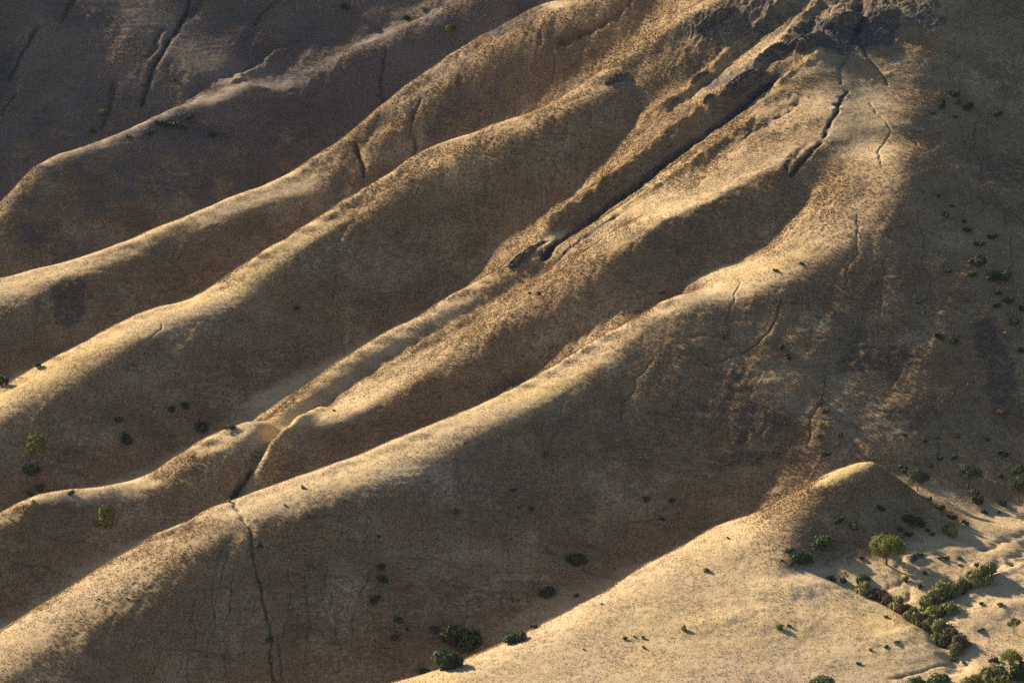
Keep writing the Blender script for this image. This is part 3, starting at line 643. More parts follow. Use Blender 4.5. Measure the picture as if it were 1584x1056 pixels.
def ground_mat():
    m, n, b = new_mat('dry grass slope', 1, 0.0); T = NT(n)
    co = T('ShaderNodeTexCoord').outputs['Object']
    mp = T('ShaderNodeMapping'); mp.inputs['Scale'].default_value = (.55, .55, 3.2); T.ln(co, mp.inputs[0]); cs = mp.outputs[0]   # drawn out along the contours
    big = T.noise(.028, 4, .55, co); mid = T.noise(.16, 5, .6, co); fine = T.noise(2.2, 5, .75, co); tiny = T.noise(4.2, 3, .7, co); cont = T.noise(.5, 5, .6, cs)
    def at(a): o = T('ShaderNodeAttribute', attribute_name=a); return o.outputs['Fac']
    col = T.mix(T.ramp(big, .35, .68), STRAW, (.49, .365, .225))
    col = T.mix(T.mul(T.mul(T.ramp(mid, .48, .66), .65), T.mul(T.mul(at('steep'), .75), .25, 'ADD')), col, (.25, .155, .085))                       # rusty dead grass
    col = T.mix(T.mul(T.ramp(cont, .52, .70), .45), col, (.20, .135, .085))
    col = T.mix(T.mul(at('gold'), T.ramp(fine, .25, .6)), col, (.56, .40, .155))
    col = T.mix(T.mul(at('bare'), T.ramp(mid, .35, .6)), col, (.62, .49, .34))
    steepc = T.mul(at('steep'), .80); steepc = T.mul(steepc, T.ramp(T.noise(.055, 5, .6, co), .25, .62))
    col = T.mix(steepc, col, (.215, .132, .068))                                             # sparser growth on the steep flanks, colour darkened to deepen their shade
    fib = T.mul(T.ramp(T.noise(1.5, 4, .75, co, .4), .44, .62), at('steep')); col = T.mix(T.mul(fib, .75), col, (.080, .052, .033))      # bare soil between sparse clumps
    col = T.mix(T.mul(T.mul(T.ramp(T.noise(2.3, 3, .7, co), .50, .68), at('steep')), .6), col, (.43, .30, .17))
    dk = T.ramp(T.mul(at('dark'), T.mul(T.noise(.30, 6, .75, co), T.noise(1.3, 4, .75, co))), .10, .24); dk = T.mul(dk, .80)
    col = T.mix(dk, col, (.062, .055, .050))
    rkf = T.ramp(T.mul(at('rock'), T.noise(.35, 5, .7, co)), .16, .36)
    rc = T.mix(T.ramp(T.noise(.9, 5, .7, co), .35, .65), (.060, .054, .052), (.17, .145, .125))
    col = T.mix(rkf, col, rc)
    col = T.mix(T.mul(T.ramp(fine, .50, .70), .08), col, (.13, .09, .06))                     # gaps between the tussocks
    col = T.mix(T.mul(T.ramp(tiny, .60, .74), .35), col, (.60, .47, .29))
    ms = T('ShaderNodeMapping'); ms.inputs['Scale'].default_value = (.75, .075, .10); ms.inputs['Rotation'].default_value = (0, 0, .35); T.ln(co, ms.inputs[0])
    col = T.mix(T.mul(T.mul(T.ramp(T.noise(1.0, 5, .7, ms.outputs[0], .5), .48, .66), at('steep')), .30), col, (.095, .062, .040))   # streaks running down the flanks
    col = T.mix(T.mul(at('scrub'), .70), col, (.092, .092, .108))                                # blue-grey of distance on the far side, haze put into the colour
    mt = T('ShaderNodeMapping'); mt.inputs['Scale'].default_value = (.10, .10, 1.1); T.ln(co, mt.inputs[0])
    tr = T.noise(1.0, 4, .55, mt.outputs[0], .3); tl = T.mul(T.mul(tr, .5, 'SUBTRACT'), 0., 'ADD'); ab = T('ShaderNodeMath', operation='ABSOLUTE'); T.ln(tl, ab.inputs[0])
    tl = T.mul(T.mul(T.ramp(ab.outputs[0], .034, .006), .6), T.ramp(T.noise(.07, 3, .5, co), .40, .60))
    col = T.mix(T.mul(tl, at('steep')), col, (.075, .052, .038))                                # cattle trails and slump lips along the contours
    col = T.mix(at('crack'), col, (.042, .032, .027))
    T.ln(col, b.inputs['Base Color'])
    h = T.mul(T.mul(fine, .22), T.mul(tiny, .30), 'ADD'); h = T.mul(h, T.mul(cont, .5), 'ADD')
    bp = T('ShaderNodeBump'); bp.inputs['Strength'].default_value = 1.0; bp.inputs['Distance'].default_value = .2; T.ln(h, bp.inputs['Height']); T.ln(bp.outputs[0], b.inputs['Normal'])
    return m
MG = ground_mat()
me = mesh_grid('hillside', XX, YY, ZF)
for nm, a in (('dark', DARK), ('rock', ROCK), ('gold', GOLD), ('bare', BARE), ('steep', steep), ('crack', CRACK), ('scrub', (sstep(1190., 1260., YY+30*WJX)*sstep(.03, -.02, PP)*.9).astype(np.float32))):  # last mask: bluish haze tint painted over the far left slope
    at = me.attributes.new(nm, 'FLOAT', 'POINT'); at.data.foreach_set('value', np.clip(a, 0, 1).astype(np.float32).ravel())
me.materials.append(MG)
o = bpy.data.objects.new('hillside', me); COL.objects.link(o); o['kind'] = 'structure'; o['label'] = 'dry golden grass hillside of folded ridges and gullies'

# ------------------------------------------------------------------ grass tussocks (one mass)
def grass_mat():
    m, n, b = new_mat('dry tussock grass', 1, 0.0); T = NT(n)
    at = T('ShaderNodeAttribute', attribute_name='tone').outputs['Fac']; dk = T('ShaderNodeAttribute', attribute_name='dull').outputs['Fac']
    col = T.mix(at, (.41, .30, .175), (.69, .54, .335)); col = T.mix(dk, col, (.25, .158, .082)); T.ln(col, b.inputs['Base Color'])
    return m
def make_grass(n_t):
    R = np.random.RandomState(3)
    p = R.uniform(-.133, .133, n_t); y = 790 + (1470-790)*R.uniform(0, 1, n_t)**1.0
    # clumped: keep by noise
    x = p*y; k = perlin2(x/1.7+5, y/1.7) + .9*perlin2(x/7+3, y/5) > -.30 + R.uniform(-.35, .35, n_t)
    p, y, x = p[k], y[k], x[k]
    j = np.clip(np.searchsorted(pc, p), 0, len(pc)-1); i = np.clip(np.searchsorted(yc, y), 0, len(yc)-1)
    rk_ = ROCK[i, j]; dd = DARK[i, j]; k = R.uniform(0, 1, len(p)) > np.clip(rk_*1.3 + dd*.55, 0, .97)
    p, y, x, i, j, dd = p[k], y[k], x[k], i[k], j[k], dd[k]; z = ground(x, y, ZF); n = len(x)
    st = steep[i, j]
    h = R.uniform(.07, .20, n)*(1+1.5*st)*(1+.5*np.clip(perlin2(x/9, y/9), -.5, 1)); a = R.uniform(0, math.pi, n); wd = R.uniform(.05, .12, n)*(1+.4*st)
    V = np.empty((n, 6, 3), np.float32)
    for b_ in range(2):
        ca, sa = np.cos(a+b_*1.5), np.sin(a+b_*1.5); lx, ly = R.uniform(-.22, .22, n), R.uniform(-.22, .22, n)
        V[:, b_*3+0] = np.stack([x-ca*wd, y-sa*wd, z-.06], -1); V[:, b_*3+1] = np.stack([x+ca*wd, y+sa*wd, z-.06], -1)
        V[:, b_*3+2] = np.stack([x+lx, y+ly, z+h*R.uniform(.7, 1, n)], -1)
    me = bpy.data.meshes.new('grass'); me.vertices.add(n*6); me.vertices.foreach_set('co', V.ravel())
    me.loops.add(n*6); me.loops.foreach_set('vertex_index', np.arange(n*6, dtype=np.int32)); me.polygons.add(n*2); me.polygons.foreach_set('loop_start', np.arange(0, n*6, 3, dtype=np.int32))
    me.update(calc_edges=True)
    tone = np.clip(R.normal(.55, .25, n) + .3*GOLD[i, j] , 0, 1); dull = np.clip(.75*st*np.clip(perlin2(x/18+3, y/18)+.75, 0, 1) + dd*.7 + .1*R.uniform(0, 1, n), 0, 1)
    for nm, v in (('tone', tone), ('dull', dull)):
        at = me.attributes.new(nm, 'FLOAT', 'POINT'); at.data.foreach_set('value', np.repeat(v, 6).astype(np.float32))
    me.materials.append(grass_mat()); o = bpy.data.objects.new('grass', me); COL.objects.link(o); o['kind'] = 'stuff'; o['label'] = 'dry straw coloured tussock grass covering the slopes'; o['category'] = 'grass'
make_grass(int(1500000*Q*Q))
# ------------------------------------------------------------------ plants
def leaf_mat(name, c0, c1, rough=.75):
    m, n, b = new_mat(name, rough, .25); T = NT(n)
    at = T('ShaderNodeAttribute', attribute_name='tone').outputs['Fac']; oi = T('ShaderNodeObjectInfo').outputs['Random']
    f = T.mul(T.mul(at, .75), T.mul(oi, .25), 'ADD'); T.ln(T.mix(f, c0, c1), b.inputs['Base Color'])
    tr = T('ShaderNodeBsdfTranslucent'); T.ln(T.mix(f, c0, c1), tr.inputs[0])
    ms = T('ShaderNodeMixShader'); ms.inputs[0].default_value = .15; T.ln(b.outputs[0], ms.inputs[1]); T.ln(tr.outputs[0], ms.inputs[2])
    T.ln(ms.outputs[0], n.nodes['Material Output'].inputs[0]); return m
LM = dict(dark=leaf_mat('dark green leaves', (.030, .042, .018), (.085, .105, .036)),
          green=leaf_mat('green leaves', (.042, .072, .018), (.13, .18, .042)),
          bright=leaf_mat('yellow green leaves', (.075, .085, .018), (.28, .265, .055)),
          olive=leaf_mat('olive leaves', (.12, .12, .04), (.34, .31, .11)),
          brown=leaf_mat('dry brown twigs', (.075, .050, .028), (.20, .135, .07)))
BARK, _n, _b = new_mat('bark', .9, .1)
_T = NT(_n); _T.ln(_T.mix(_T.noise(6., 4, .6, _T('ShaderNodeTexCoord').outputs['Object']), (.055, .038, .028), (.15, .11, .08)), _b.inputs['Base Color'])

def mesh_from(name, V, Fq, mat, tone=None, smooth=False):
    V = np.asarray(V, np.float32); Fq = np.asarray(Fq, np.int32); k = Fq.shape[1]
    me = bpy.data.meshes.new(name); me.vertices.add(len(V)); me.vertices.foreach_set('co', V.ravel())
    me.loops.add(Fq.size); me.loops.foreach_set('vertex_index', Fq.ravel()); me.polygons.add(len(Fq)); me.polygons.foreach_set('loop_start', np.arange(0, Fq.size, k, dtype=np.int32))
    if smooth: me.polygons.foreach_set('use_smooth', np.ones(len(Fq), bool))
    me.update(calc_edges=True); me.validate()
    if tone is not None: at = me.attributes.new('tone', 'FLOAT', 'POINT'); at.data.foreach_set('value', tone.astype(np.float32))
    me.materials.append(mat); return me
def leaves(lobes, n, size, R, mat, name):
    """leaf clumps through the shells of a set of lobes (cx, cy, cz, rx, ry, rz)"""
    L = np.array(lobes); wgt = (L[:, 3]*L[:, 4]*L[:, 5])**(2/3.); k = R.choice(len(L), n, p=wgt/wgt.sum()); Lk = L[k]
    d = R.normal(size=(n, 3)); d /= np.linalg.norm(d, axis=1)[:, None]; r = R.uniform(.25, 1, n)**.45*(1+.24*R.normal(size=n))
    c = Lk[:, :3] + d*Lk[:, 3:]*r[:, None]; keep = c[:, 2] > .02*L[:, 5].max(); c, d, k = c[keep], d[keep], k[keep]; n = len(c)
    nrm = d + .5*R.normal(size=(n, 3)); nrm /= np.linalg.norm(nrm, axis=1)[:, None]
    a = np.cross(nrm, R.normal(size=(n, 3))); a /= np.linalg.norm(a, axis=1)[:, None]; b = np.cross(nrm, a)
    s = size*R.uniform(.5, 1.25, n)[:, None]; a = a*s; b = b*s*.6
    V = np.stack([c-a, c-b*.9, c+a, c+b*.9], 1).reshape(-1, 3)
    lobe_t = R.uniform(.15, .85, len(L))[k]; tone = np.repeat(np.clip(lobe_t*.55 + .45*R.uniform(0, 1, n), 0, 1), 4)
    return mesh_from(name, V, np.arange(n*4).reshape(-1, 4), mat, tone)
def limbs(chains, mat, name, sides=7):
    V, Fq = [], []
    for ch in chains:
        ch = np.array(ch, float); base = len(V)
        for i, (x, y, z, r) in enumerate(ch):
            t = ch[min(i+1, len(ch)-1), :3]-ch[max(i-1, 0), :3]; t /= np.linalg.norm(t)+1e-9
            u = np.cross(t, (0.3, 1, .1)); u /= np.linalg.norm(u); v = np.cross(t, u)
            for k in range(sides):
                q = 2*math.pi*k/sides; V.append(ch[i, :3]+r*(math.cos(q)*u+math.sin(q)*v))
        for i in range(len(ch)-1):
            for k in range(sides): a = base+i*sides; Fq.append((a+k, a+(k+1) % sides, a+sides+(k+1) % sides, a+sides+k))
    return mesh_from(name, V, Fq, mat, smooth=True)
def bend_chain(p0, p1, r0, r1, R, n=5, wob=.08):
    p0, p1 = np.array(p0, float), np.array(p1, float); L = np.linalg.norm(p1-p0); out = []
    for i in range(n+1):
        t = i/n; q = p0+(p1-p0)*t + (R.normal(size=3)*wob*L*math.sin(math.pi*t) if 0 < i < n else 0); out.append((*q, r0+(r1-r0)*t))
    return out
def link(name, me, parent=None):
    o = bpy.data.objects.new(name, me); COL.objects.link(o)
    if parent is not None: o.parent = parent
    return o
def copy_tree(o, parent=None):
    c = o.copy(); COL.objects.link(c); c.parent = parent
    for ch in list(o.children): copy_tree(ch, c)
    return c

# shrub prototypes, unit half width 1
def shrub_meshes(kind, seed, flat=.85, n=900, dense=True):
    R = np.random.RandomState(seed); lobes = []
    for i in range(R.randint(6, 10)):
        a = R.uniform(0, 2*math.pi); r = R.uniform(0, .72); s = R.uniform(.20, .50)
        lobes.append((r*math.cos(a), r*math.sin(a), flat*R.uniform(.35, 1.0)*(1-.35*r), s, s, s*.85*flat))
    cr = leaves(lobes, n, .13 if dense else .10, R, LM[kind], 'foliage')
    ch = []
    for l in lobes: ch.append(bend_chain((R.uniform(-.08, .08), R.uniform(-.08, .08), -.15), (l[0]*.9, l[1]*.9, l[2]), .05, .015, R, 3))
    return cr, limbs(ch, BARK, 'stem', 5)
PROTO = {}
def proto(kind, big):
    k = (kind, big)
    if k not in PROTO:
        PROTO[k] = [shrub_meshes(kind, 100+7*i+hash_s(kind), (.7, .9, .6, 1.0)[i % 4], 3200 if big else 800, kind != 'brown') for i in range(4 if not big else 3)]
    return PROTO[k]
def hash_s(s): return sum(ord(c)*(i+1) for i, c in enumerate(s)) % 97
RS = random.Random(5)
FIRST = {}
def shrub(u, v, w_, h_, kind, label, group, cat='shrub', name='shrub'):
    c = hit(u, v + h_*.42, ZF)
    if c is None: print('no ground', u, v); return None
    m = c[1]*math.tan(HFOV/2)*2/1584.0/math.cos(PITCH); hw = max(.35, w_*m*.5*1.02); hh = h_*m*1.0
    big = w_ > 24; P = proto(kind, big); i = RS.randrange(len(P)); key = (kind, big, i, name)
    if key not in FIRST:
        r = bpy.data.objects.new(name, None); COL.objects.link(r); r.empty_display_size = .3
        link('foliage', P[i][0], r); link('stem', P[i][1], r); FIRST[key] = r
    else:
        r = copy_tree(FIRST[key])
    fl = (.7, .9, .6, 1.0)[i % 4]*1.25
    r.location = (c[0], c[1]+hw*.25, c[2]-.06-.05*hh); r.rotation_euler = (0, 0, RS.uniform(0, 6.28)); r.scale = (hw, hw, max(.5*hw, min(1.7*hw, hh/fl*1.0)))
    for k_ in list(r.keys()):
        if k_ in ('label', 'group', 'category'): del r[k_]
    r['label'] = label; r['category'] = cat; r['group'] = group
    return r
HAZE = 0.9e-5
ORD = ['first','second','third','fourth','fifth','sixth','seventh','eighth','ninth','tenth','eleventh','twelfth','thirteenth','fourteenth','fifteenth','sixteenth']
def row(group, fmt, items, axis=1):
    """a row of like shrubs; fmt takes the ordinal, items are (u, v, w, h, kind)"""
    k = 1.28 if 'ravine' in group else 1.0
    for i, q in enumerate(sorted(items, key=lambda q: q[axis])): shrub(q[0], q[1], q[2]*k, q[3]*k, q[4], fmt % ORD[i], group)
G1 = 'shrubs on the shaded left slope'
for q in ((56,680,44,42,'bright','large round bush with a yellow green sunlit top on the left slope'),
          (164,803,40,38,'bright','bright green round bush low on the face under the narrow lit ridge'),
          (51,720,28,30,'dark','dark bush just below the large round green bush at left'),
          (309,655,26,28,'dark','largest dark bush in the hollow above the narrow lit ridge'),
          (355,661,22,10,'dark','low flat bush right of the largest bush, beside the lit ridge end'),
          (184,648,17,15,'dark','small dark bush alone right of the large round green bush'),
          (195,677,22,18,'dark','bush left of the hollow, lower of the two mid-slope dark bushes'),
          (265,633,14,14,'dark','left one of the small pair of bushes high in the hollow'),
          (287,628,19,15,'dark','right one of the small pair of bushes high in the hollow'),
          (63,752,14,16,'dark','small bush in the gully just above the narrow lit ridge'),
          (47,762,12,14,'dark','small bush left of the gully, touching the narrow lit ridge'),
          (110,761,13,9,'dark','low bush peeping over the narrow lit ridge, right of the gully'),
          (51,775,10,6,'olive','tiny shrub on the crest of the narrow lit ridge at far left'),
          (60,562,14,14,'dark','small dark bush above the broad lit ridge at far left'),
          (3,585,22,34,'dark','dark bush cut by the left edge above the broad lit ridge'),
          (460,474,12,16,'dark','lone dark bush in the middle of the long shaded flank'),
          (149,600,8,5,'olive','tiny olive tuft on the lower edge of the broad lit ridge')):
    shrub(*q, G1)
G2 = 'shrubs along the thin gully on the main ridge'
for q in ((397,842,18,9,'green','pale green low shrub where the thin gully leaves the sunlit crest'),
          (417,987,12,12,'dark','dark shrub in the thin gully halfway down the shaded face'),
          (421,1015,12,14,'olive','olive shrub in the thin gully near the bottom edge'),
          (354,774,8,7,'olive','tiny shrub on the crest at the head of the thin gully'),
          (468,752,8,8,'olive','tiny shrub on the lit crest right of the thin gully head'),
          (440,780,4,4,'green','minute green tuft on the lit crest beside the thin gully'),
          (480,876,14,11,'olive','dull grey green shrub on the shade right of the thin gully'),
          (153,925,5,4,'dark','minute dark tuft upper left on the lit lower ridge'),
          (197,925,6,4,'dark','minute dark tuft lower on the lit ridge by its shaded edge')):
    shrub(*q, G2)
G3 = 'shrubs on the broad shaded face of the main ridge'
for q in ((712,985,60,44,'dark','biggest dark green thicket bush at the foot of the shaded face'),
          (697,1018,52,36,'dark','dark bush below the biggest thicket bush, half behind the near spur'),
          (671,970,20,18,'dark','small bush touching the upper left of the biggest thicket bush'),
          (797,985,34,18,'dark','low dark bush right of the thicket, hugging the near spur'),
          (826,968,14,9,'dark','small bush just above the near spur, right of the thicket'),
          (655,1036,20,14,'dark','small dark bush under the thicket beside the near spur edge'),
          (890,865,32,22,'dark','wide dark green bush alone on the lower shaded face'),
          (848,915,26,16,'dark','dark bush below and left of the wide lone bush'),
          (893,920,10,9,'dark','tiny dark bush straight below the wide lone bush'),
          (589,874,19,15,'dark','upper one of two stacked dark bushes on the left shaded face'),
          (590,893,21,22,'dark','lower one of two stacked dark bushes on the left shaded face'),
          (580,928,24,18,'dark','dark bush below the two stacked bushes'),
          (615,957,17,15,'dark','dark bush below right of the stacked bushes, above its near twin'),
          (611,985,17,15,'dark','lowest small bush left of the biggest thicket bush'),
          (630,972,8,6,'dark','tiny dark bush left of the thicket beside the twin bushes'),
          (705,790,12,11,'green','small vivid green shrub near the lit edge of the main ridge'),
          (795,758,12,7,'dark','low dull shrub in the middle of the shaded face, upper of two'),
          (822,785,12,9,'dark','low dull shrub in the middle of the shaded face, lower of two'),
          (845,702,18,11,'green','small dark green shrub near the soft edge of the sunlit crest'),
          (585,829,8,6,'dark','tiny dark shrub high on the left shaded face'),
          (1024,800,10,9,'dark','small dark shrub above the near spur, apart from its pair'),
          (1000,771,15,10,'brown','brownish shrub on the shaded face left of its darker pair'),
          (1040,773,11,9,'dark','darker shrub of a pair high above the near spur'),
          (718,684,9,6,'olive','right one of two tiny shrubs on the lit crest of the main ridge'),
          (706,686,5,5,'green','left one of two tiny shrubs on the lit crest of the main ridge'),
          (833,453,10,6,'dark','right one of two tiny dark shrubs on the double lit spur'),
          (819,453,7,4,'dark','left one of two tiny dark shrubs on the double lit spur'),
          (803,785,6,4,'dark','speck of shrub between the two dull shrubs of the face'),
          (516,634,7,4,'dark','speck of shrub on the lower edge of the double lit spur'),
          (1024,453,9,5,'dark','tiny dark shrub in the shaded hollow beside the main crest')):
    shrub(*q, G3)
G4 = 'small tufts on the sunlit near hill'
for q in ((967,986,9,7,'green','leftmost of four little green tufts on the near hill'),
          (996,985,9,6,'green','right upper one of four little tufts on the near hill'),
          (996,998,8,8,'green','lowest of four little tufts on the near hill'),
          (981,983,6,4,'olive','faintest of four little tufts on the near hill, in the middle top'),
          (903,1003,5,4,'olive','minute tuft left of the four little tufts'),
          (931,933,5,4,'dark','minute dark tuft near the crest of the near spur'),
          (1092,880,12,8,'olive','olive tuft just under the crest of the near spur'),
          (1059,970,13,11,'olive','grey green tuft left of the green pair on the near hill'),
          (1208,968,14,10,'green','larger green tuft of a pair in the middle of the near hill'),
          (1221,967,8,6,'dark','smaller dark tuft of a pair in the middle of the near hill'),
          (1126,831,6,5,'olive','minute olive tuft high on the near spur crest'),
          (1371,953,9,5,'dark','small tuft left of the ravine bushes'),
          (1386,992,12,6,'green','upper right one of three low tufts below the ravine slope'),
          (1371,999,9,5,'dark','middle one of three low tufts below the ravine slope'),
          (1347,1004,8,5,'green','lower left one of three low tufts below the ravine slope'),
          (1329,1025,10,7,'green','green tuft alone above the bottom edge of the near hill'),
          (1476,1019,13,10,'green','green shrub at the lower mouth of the ravine'),
          (1491,1023,8,5,'dark','small dark shrub beside the one at the lower mouth of the ravine'),
          (1402,893,12,13,'green','upright green shrub on the slope right of the round tree foot'),
          (1424,906,11,9,'green','green shrub below the upright one, above the bushy right bank'),
          (1431,885,9,5,'dark','small dark shrub right of the upright green shrub'),
          (1424,857,14,8,'green','spreading green shrub right of the round tree'),
          (1458,862,22,9,'green','low straggling green shrub on the bank right of the round tree'),
          (1333,861,10,8,'dark','small dark shrub left of the round tree'),
          (1511,873,11,8,'dark','dark shrub on the bank above the ravine arm, right of its pair'),
          (1486,873,9,5,'green','small green shrub on the bank above the ravine arm, left of its pair'),
          (1565,873,12,6,'green','small shrub beyond the ravine arm near the right edge'),
          (1518,931,9,8,'dark','dark shrub right of the ravine, left one of two'),
          (1546,931,12,13,'olive','olive shrub right of the ravine, right one of two'),
          (1519,973,15,7,'green','flat green shrub on the lit ground right of the ravine'),
          (1484,862,9,6,'green','small yellowish shrub between the bank shrubs'),
          (1257,867,8,8,'dark','small dark shrub at the right end of the bushes under the knoll')):
    shrub(*q, G4)
G5 = 'bushes on and around the pointed knoll'
for q in ((1277,838,36,24,'green','large green bush at the foot of the knoll, left of the round tree'),
          (1243,861,32,24,'dark','dark green bush in the hollow under the knoll lit edge'),
          (1225,871,11,9,'dark','small bush left below the dark bush in the hollow'),
          (1210,865,7,6,'dark','tiny leftmost bush in the hollow under the knoll'),
          (1222,851,22,9,'dark','low dark scrub above the dark bush in the hollow'),
          (1298,803,17,13,'dark','left one of two dark bushes in the middle of the knoll face'),
          (1320,814,22,17,'dark','right one of two dark bushes in the middle of the knoll face'),
          (1309,775,12,7,'olive','olive shrub high on the shaded knoll face'),
          (1363,785,14,9,'dark','faint dark shrub on the right of the knoll face'),
          (1391,816,14,12,'dark','round dark bush above the round tree'),
          (1411,803,30,16,'dark','wide dark bush at the right foot of the knoll'),
          (1424,812,24,12,'dark','dark scrub under the wide bush at the right foot of the knoll'),
          (1405,826,14,11,'dark','dark bush right above the round tree crown'),
          (1443,826,9,6,'dark','small dark shrub on the shaded ground right of the knoll'),
          (1436,819,10,7,'dark','smaller shrub beside it at the right foot of the knoll'),
          (1472,818,34,22,'olive','olive rounded bush in the valley right of the knoll'),
          (1474,800,18,11,'dark','dark bush just above the olive rounded bush'),
          (1493,807,13,10,'dark','dark bush right of the olive rounded bush'),
          (1455,784,20,13,'dark','dark scrub along the right foot line of the knoll'),
          (1438,768,14,20,'dark','scrub climbing the right flank line of the knoll'),
          (1400,724,22,14,'dark','dark scrub behind the tip of the knoll'),
          (1511,766,24,24,'dark','dark bush below the spreading tree right of the knoll'),
          (1522,790,14,10,'dark','small dark bush on the valley floor right of the knoll'),
          (1549,777,20,10,'dark','low dark bush by the crest of the right lit bank'),
          (1547,791,8,6,'olive','tiny shrub on the crest of the right lit bank')):
    shrub(*q, G5)
G6 = 'bushes packed along the ravine at lower right'
row(G6, '%s bush from the top down the left arm of the ravine', [
    (1285,893,13,8,'green'),(1303,896,13,8,'dark'),(1333,895,22,14,'green'),(1338,910,28,18,'olive'),(1356,917,26,14,'brown'),(1371,923,28,16,'brown'),(1390,932,28,18,'olive'),
    (1401,941,24,16,'brown'),(1411,950,26,18,'olive'),(1424,957,24,16,'olive'),(1432,966,20,14,'green')])
row(G6, '%s bush from the left in the ravine right arm', [
    (1444,926,34,28,'olive'),(1456,914,34,26,'olive'),(1473,908,34,24,'olive'),(1488,905,30,22,'olive'),(1503,897,32,22,'olive'),(1519,891,32,22,'olive'),(1534,882,28,22,'olive')], 0)
row(G6, '%s bush down from where the ravine arms meet', [
    (1447,948,30,20,'bright'),(1464,941,30,20,'olive'),(1441,962,30,18,'olive'),(1458,968,30,20,'olive'),(1470,979,28,18,'brown'),(1458,987,28,18,'olive'),(1483,992,28,20,'brown'),(1477,1005,24,16,'olive')])
G7 = 'bushes along the bottom right edge'
for q in ((1545,1045,60,34,'olive','broad olive bush at the bottom edge below the bright tree'),
          (1578,1035,42,36,'green','green bush cut by the bottom right corner'),
          (1508,1052,38,20,'olive','olive bush at the bottom edge left of the broad one'),
          (1457,1052,44,26,'green','green bush at the bottom edge under the ravine mouth'),
          (1416,1054,34,14,'green','low green bush at the bottom edge, left neighbour of the green one'),
          (1277,1054,46,16,'green','lone green bush cut by the bottom edge of the near hill'),
          (1535,1020,22,14,'brown','brown twiggy bush above the broad olive bush')):
    shrub(*q, G7)
G8 = 'dark shrubs scattered over the big right slope'
row(G8, '%s from the top of the shrubs down the far right slope strip', [
    (1499,355,18,11,'dark'),(1536,366,18,12,'dark'),(1517,377,22,12,'dark'),(1514,402,30,15,'dark'),(1546,426,36,17,'dark'),(1504,424,18,13,'dark'),(1544,452,14,12,'dark'),(1541,471,19,14,'dark'),
    (1561,464,18,12,'dark'),(1581,477,12,13,'dark'),(1571,499,20,14,'dark'),(1579,537,14,20,'dark')])
row(G8, '%s from the top of the small shrubs high on the right slope', [
    (1451,303,9,5,'dark'),(1427,296,6,4,'dark'),(1474,318,8,6,'dark'),(1464,331,13,8,'dark'),(1493,341,9,9,'dark')])
row(G8, '%s from the left of the dark scrub cluster near the top right', [
    (1457,159,17,16,'dark'),(1477,145,20,14,'dark'),(1482,157,14,12,'dark'),(1499,164,18,14,'dark'),(1478,181,11,5,'dark'),(1444,173,9,11,'dark'),(1543,176,20,10,'dark')], 0)
row(G8, '%s from the left of the shrubs across the middle right slope', [
    (1200,418,11,6,'dark'),(1240,407,10,6,'dark'),(1119,521,12,6,'dark'),(1184,529,13,9,'olive'),(1208,537,17,11,'dark'),(1219,551,12,9,'dark'),(1422,467,12,8,'dark'),(1452,519,16,14,'dark'),
    (1475,526,18,14,'dark'),(1554,515,11,8,'olive'),(1235,432,6,4,'dark'),(1467,419,16,8,'dark'),(1487,560,8,5,'green')], 0)
row(G8, '%s from the left of the shrubs low on the right slope above the knoll', [
    (1271,607,10,7,'brown'),(1270,620,18,13,'brown'),(1279,634,18,14,'brown'),(1270,658,18,12,'olive'),(1267,674,15,10,'brown'),(1301,672,9,7,'dark'),(1399,672,10,9,'dark'),(1430,681,11,8,'dark'),
    (1449,677,8,5,'dark'),(1483,673,9,6,'dark'),(1527,679,9,6,'dark'),(1277,702,18,11,'dark'),(1296,686,10,8,'olive')], 0)
row(G8, '%s from the left of the shrubs on the saddle behind the knoll', [
    (1455,708,12,9,'dark'),(1476,706,15,10,'dark'),(1552,700,19,12,'dark'),(1549,638,24,13,'brown'),(1418,716,10,7,'dark'),(1440,719,11,8,'dark'),(1547,735,14,8,'dark')], 0)
G9 = 'shrubs on the far upper left slopes'
for q in ((224,132,13,10,'green','green shrub at the foot of the dark gully on the far slope'),
          (160,172,14,10,'green','green shrub left of the dark gully on the far slope'),
          (38,246,12,12,'bright','pale yellow green shrub at far left above the thin lit crest'),
          (271,123,10,6,'green','small green shrub right of the dark gully on the far slope'),
          (628,28,15,11,'dark','round dark bush near the top, on the lit strip'),
          (653,15,14,9,'olive','faint grey green bush right of the round dark one at the top'),
          (698,43,22,14,'green','wide green bush on the dark slope near the top'),
          (531,10,20,14,'dark','dark bush at the top edge beside the lit strips'),
          (585,147,8,6,'green','tiny green shrub beside the crack on the dark far slope'),
          (1033,224,12,8,'green','bright green shrub beside the dark rocky gully'),
          (1063,228,11,9,'brown','round brown bush on the crest beside the rocky gully'),
          (140,202,18,10,'dark','dark scrub patch just above the thin lit crest at left')):
    shrub(*q, G9)
row(G9, '%s from the left of the dark scrub behind the thin lit crest', [
    (232,203,15,8,'dark'),(250,190,22,11,'dark'),(270,192,24,12,'dark'),(294,181,16,10,'dark'),(287,198,16,9,'dark'),(198,211,14,7,'dark'),(330,208,16,10,'dark')], 0)

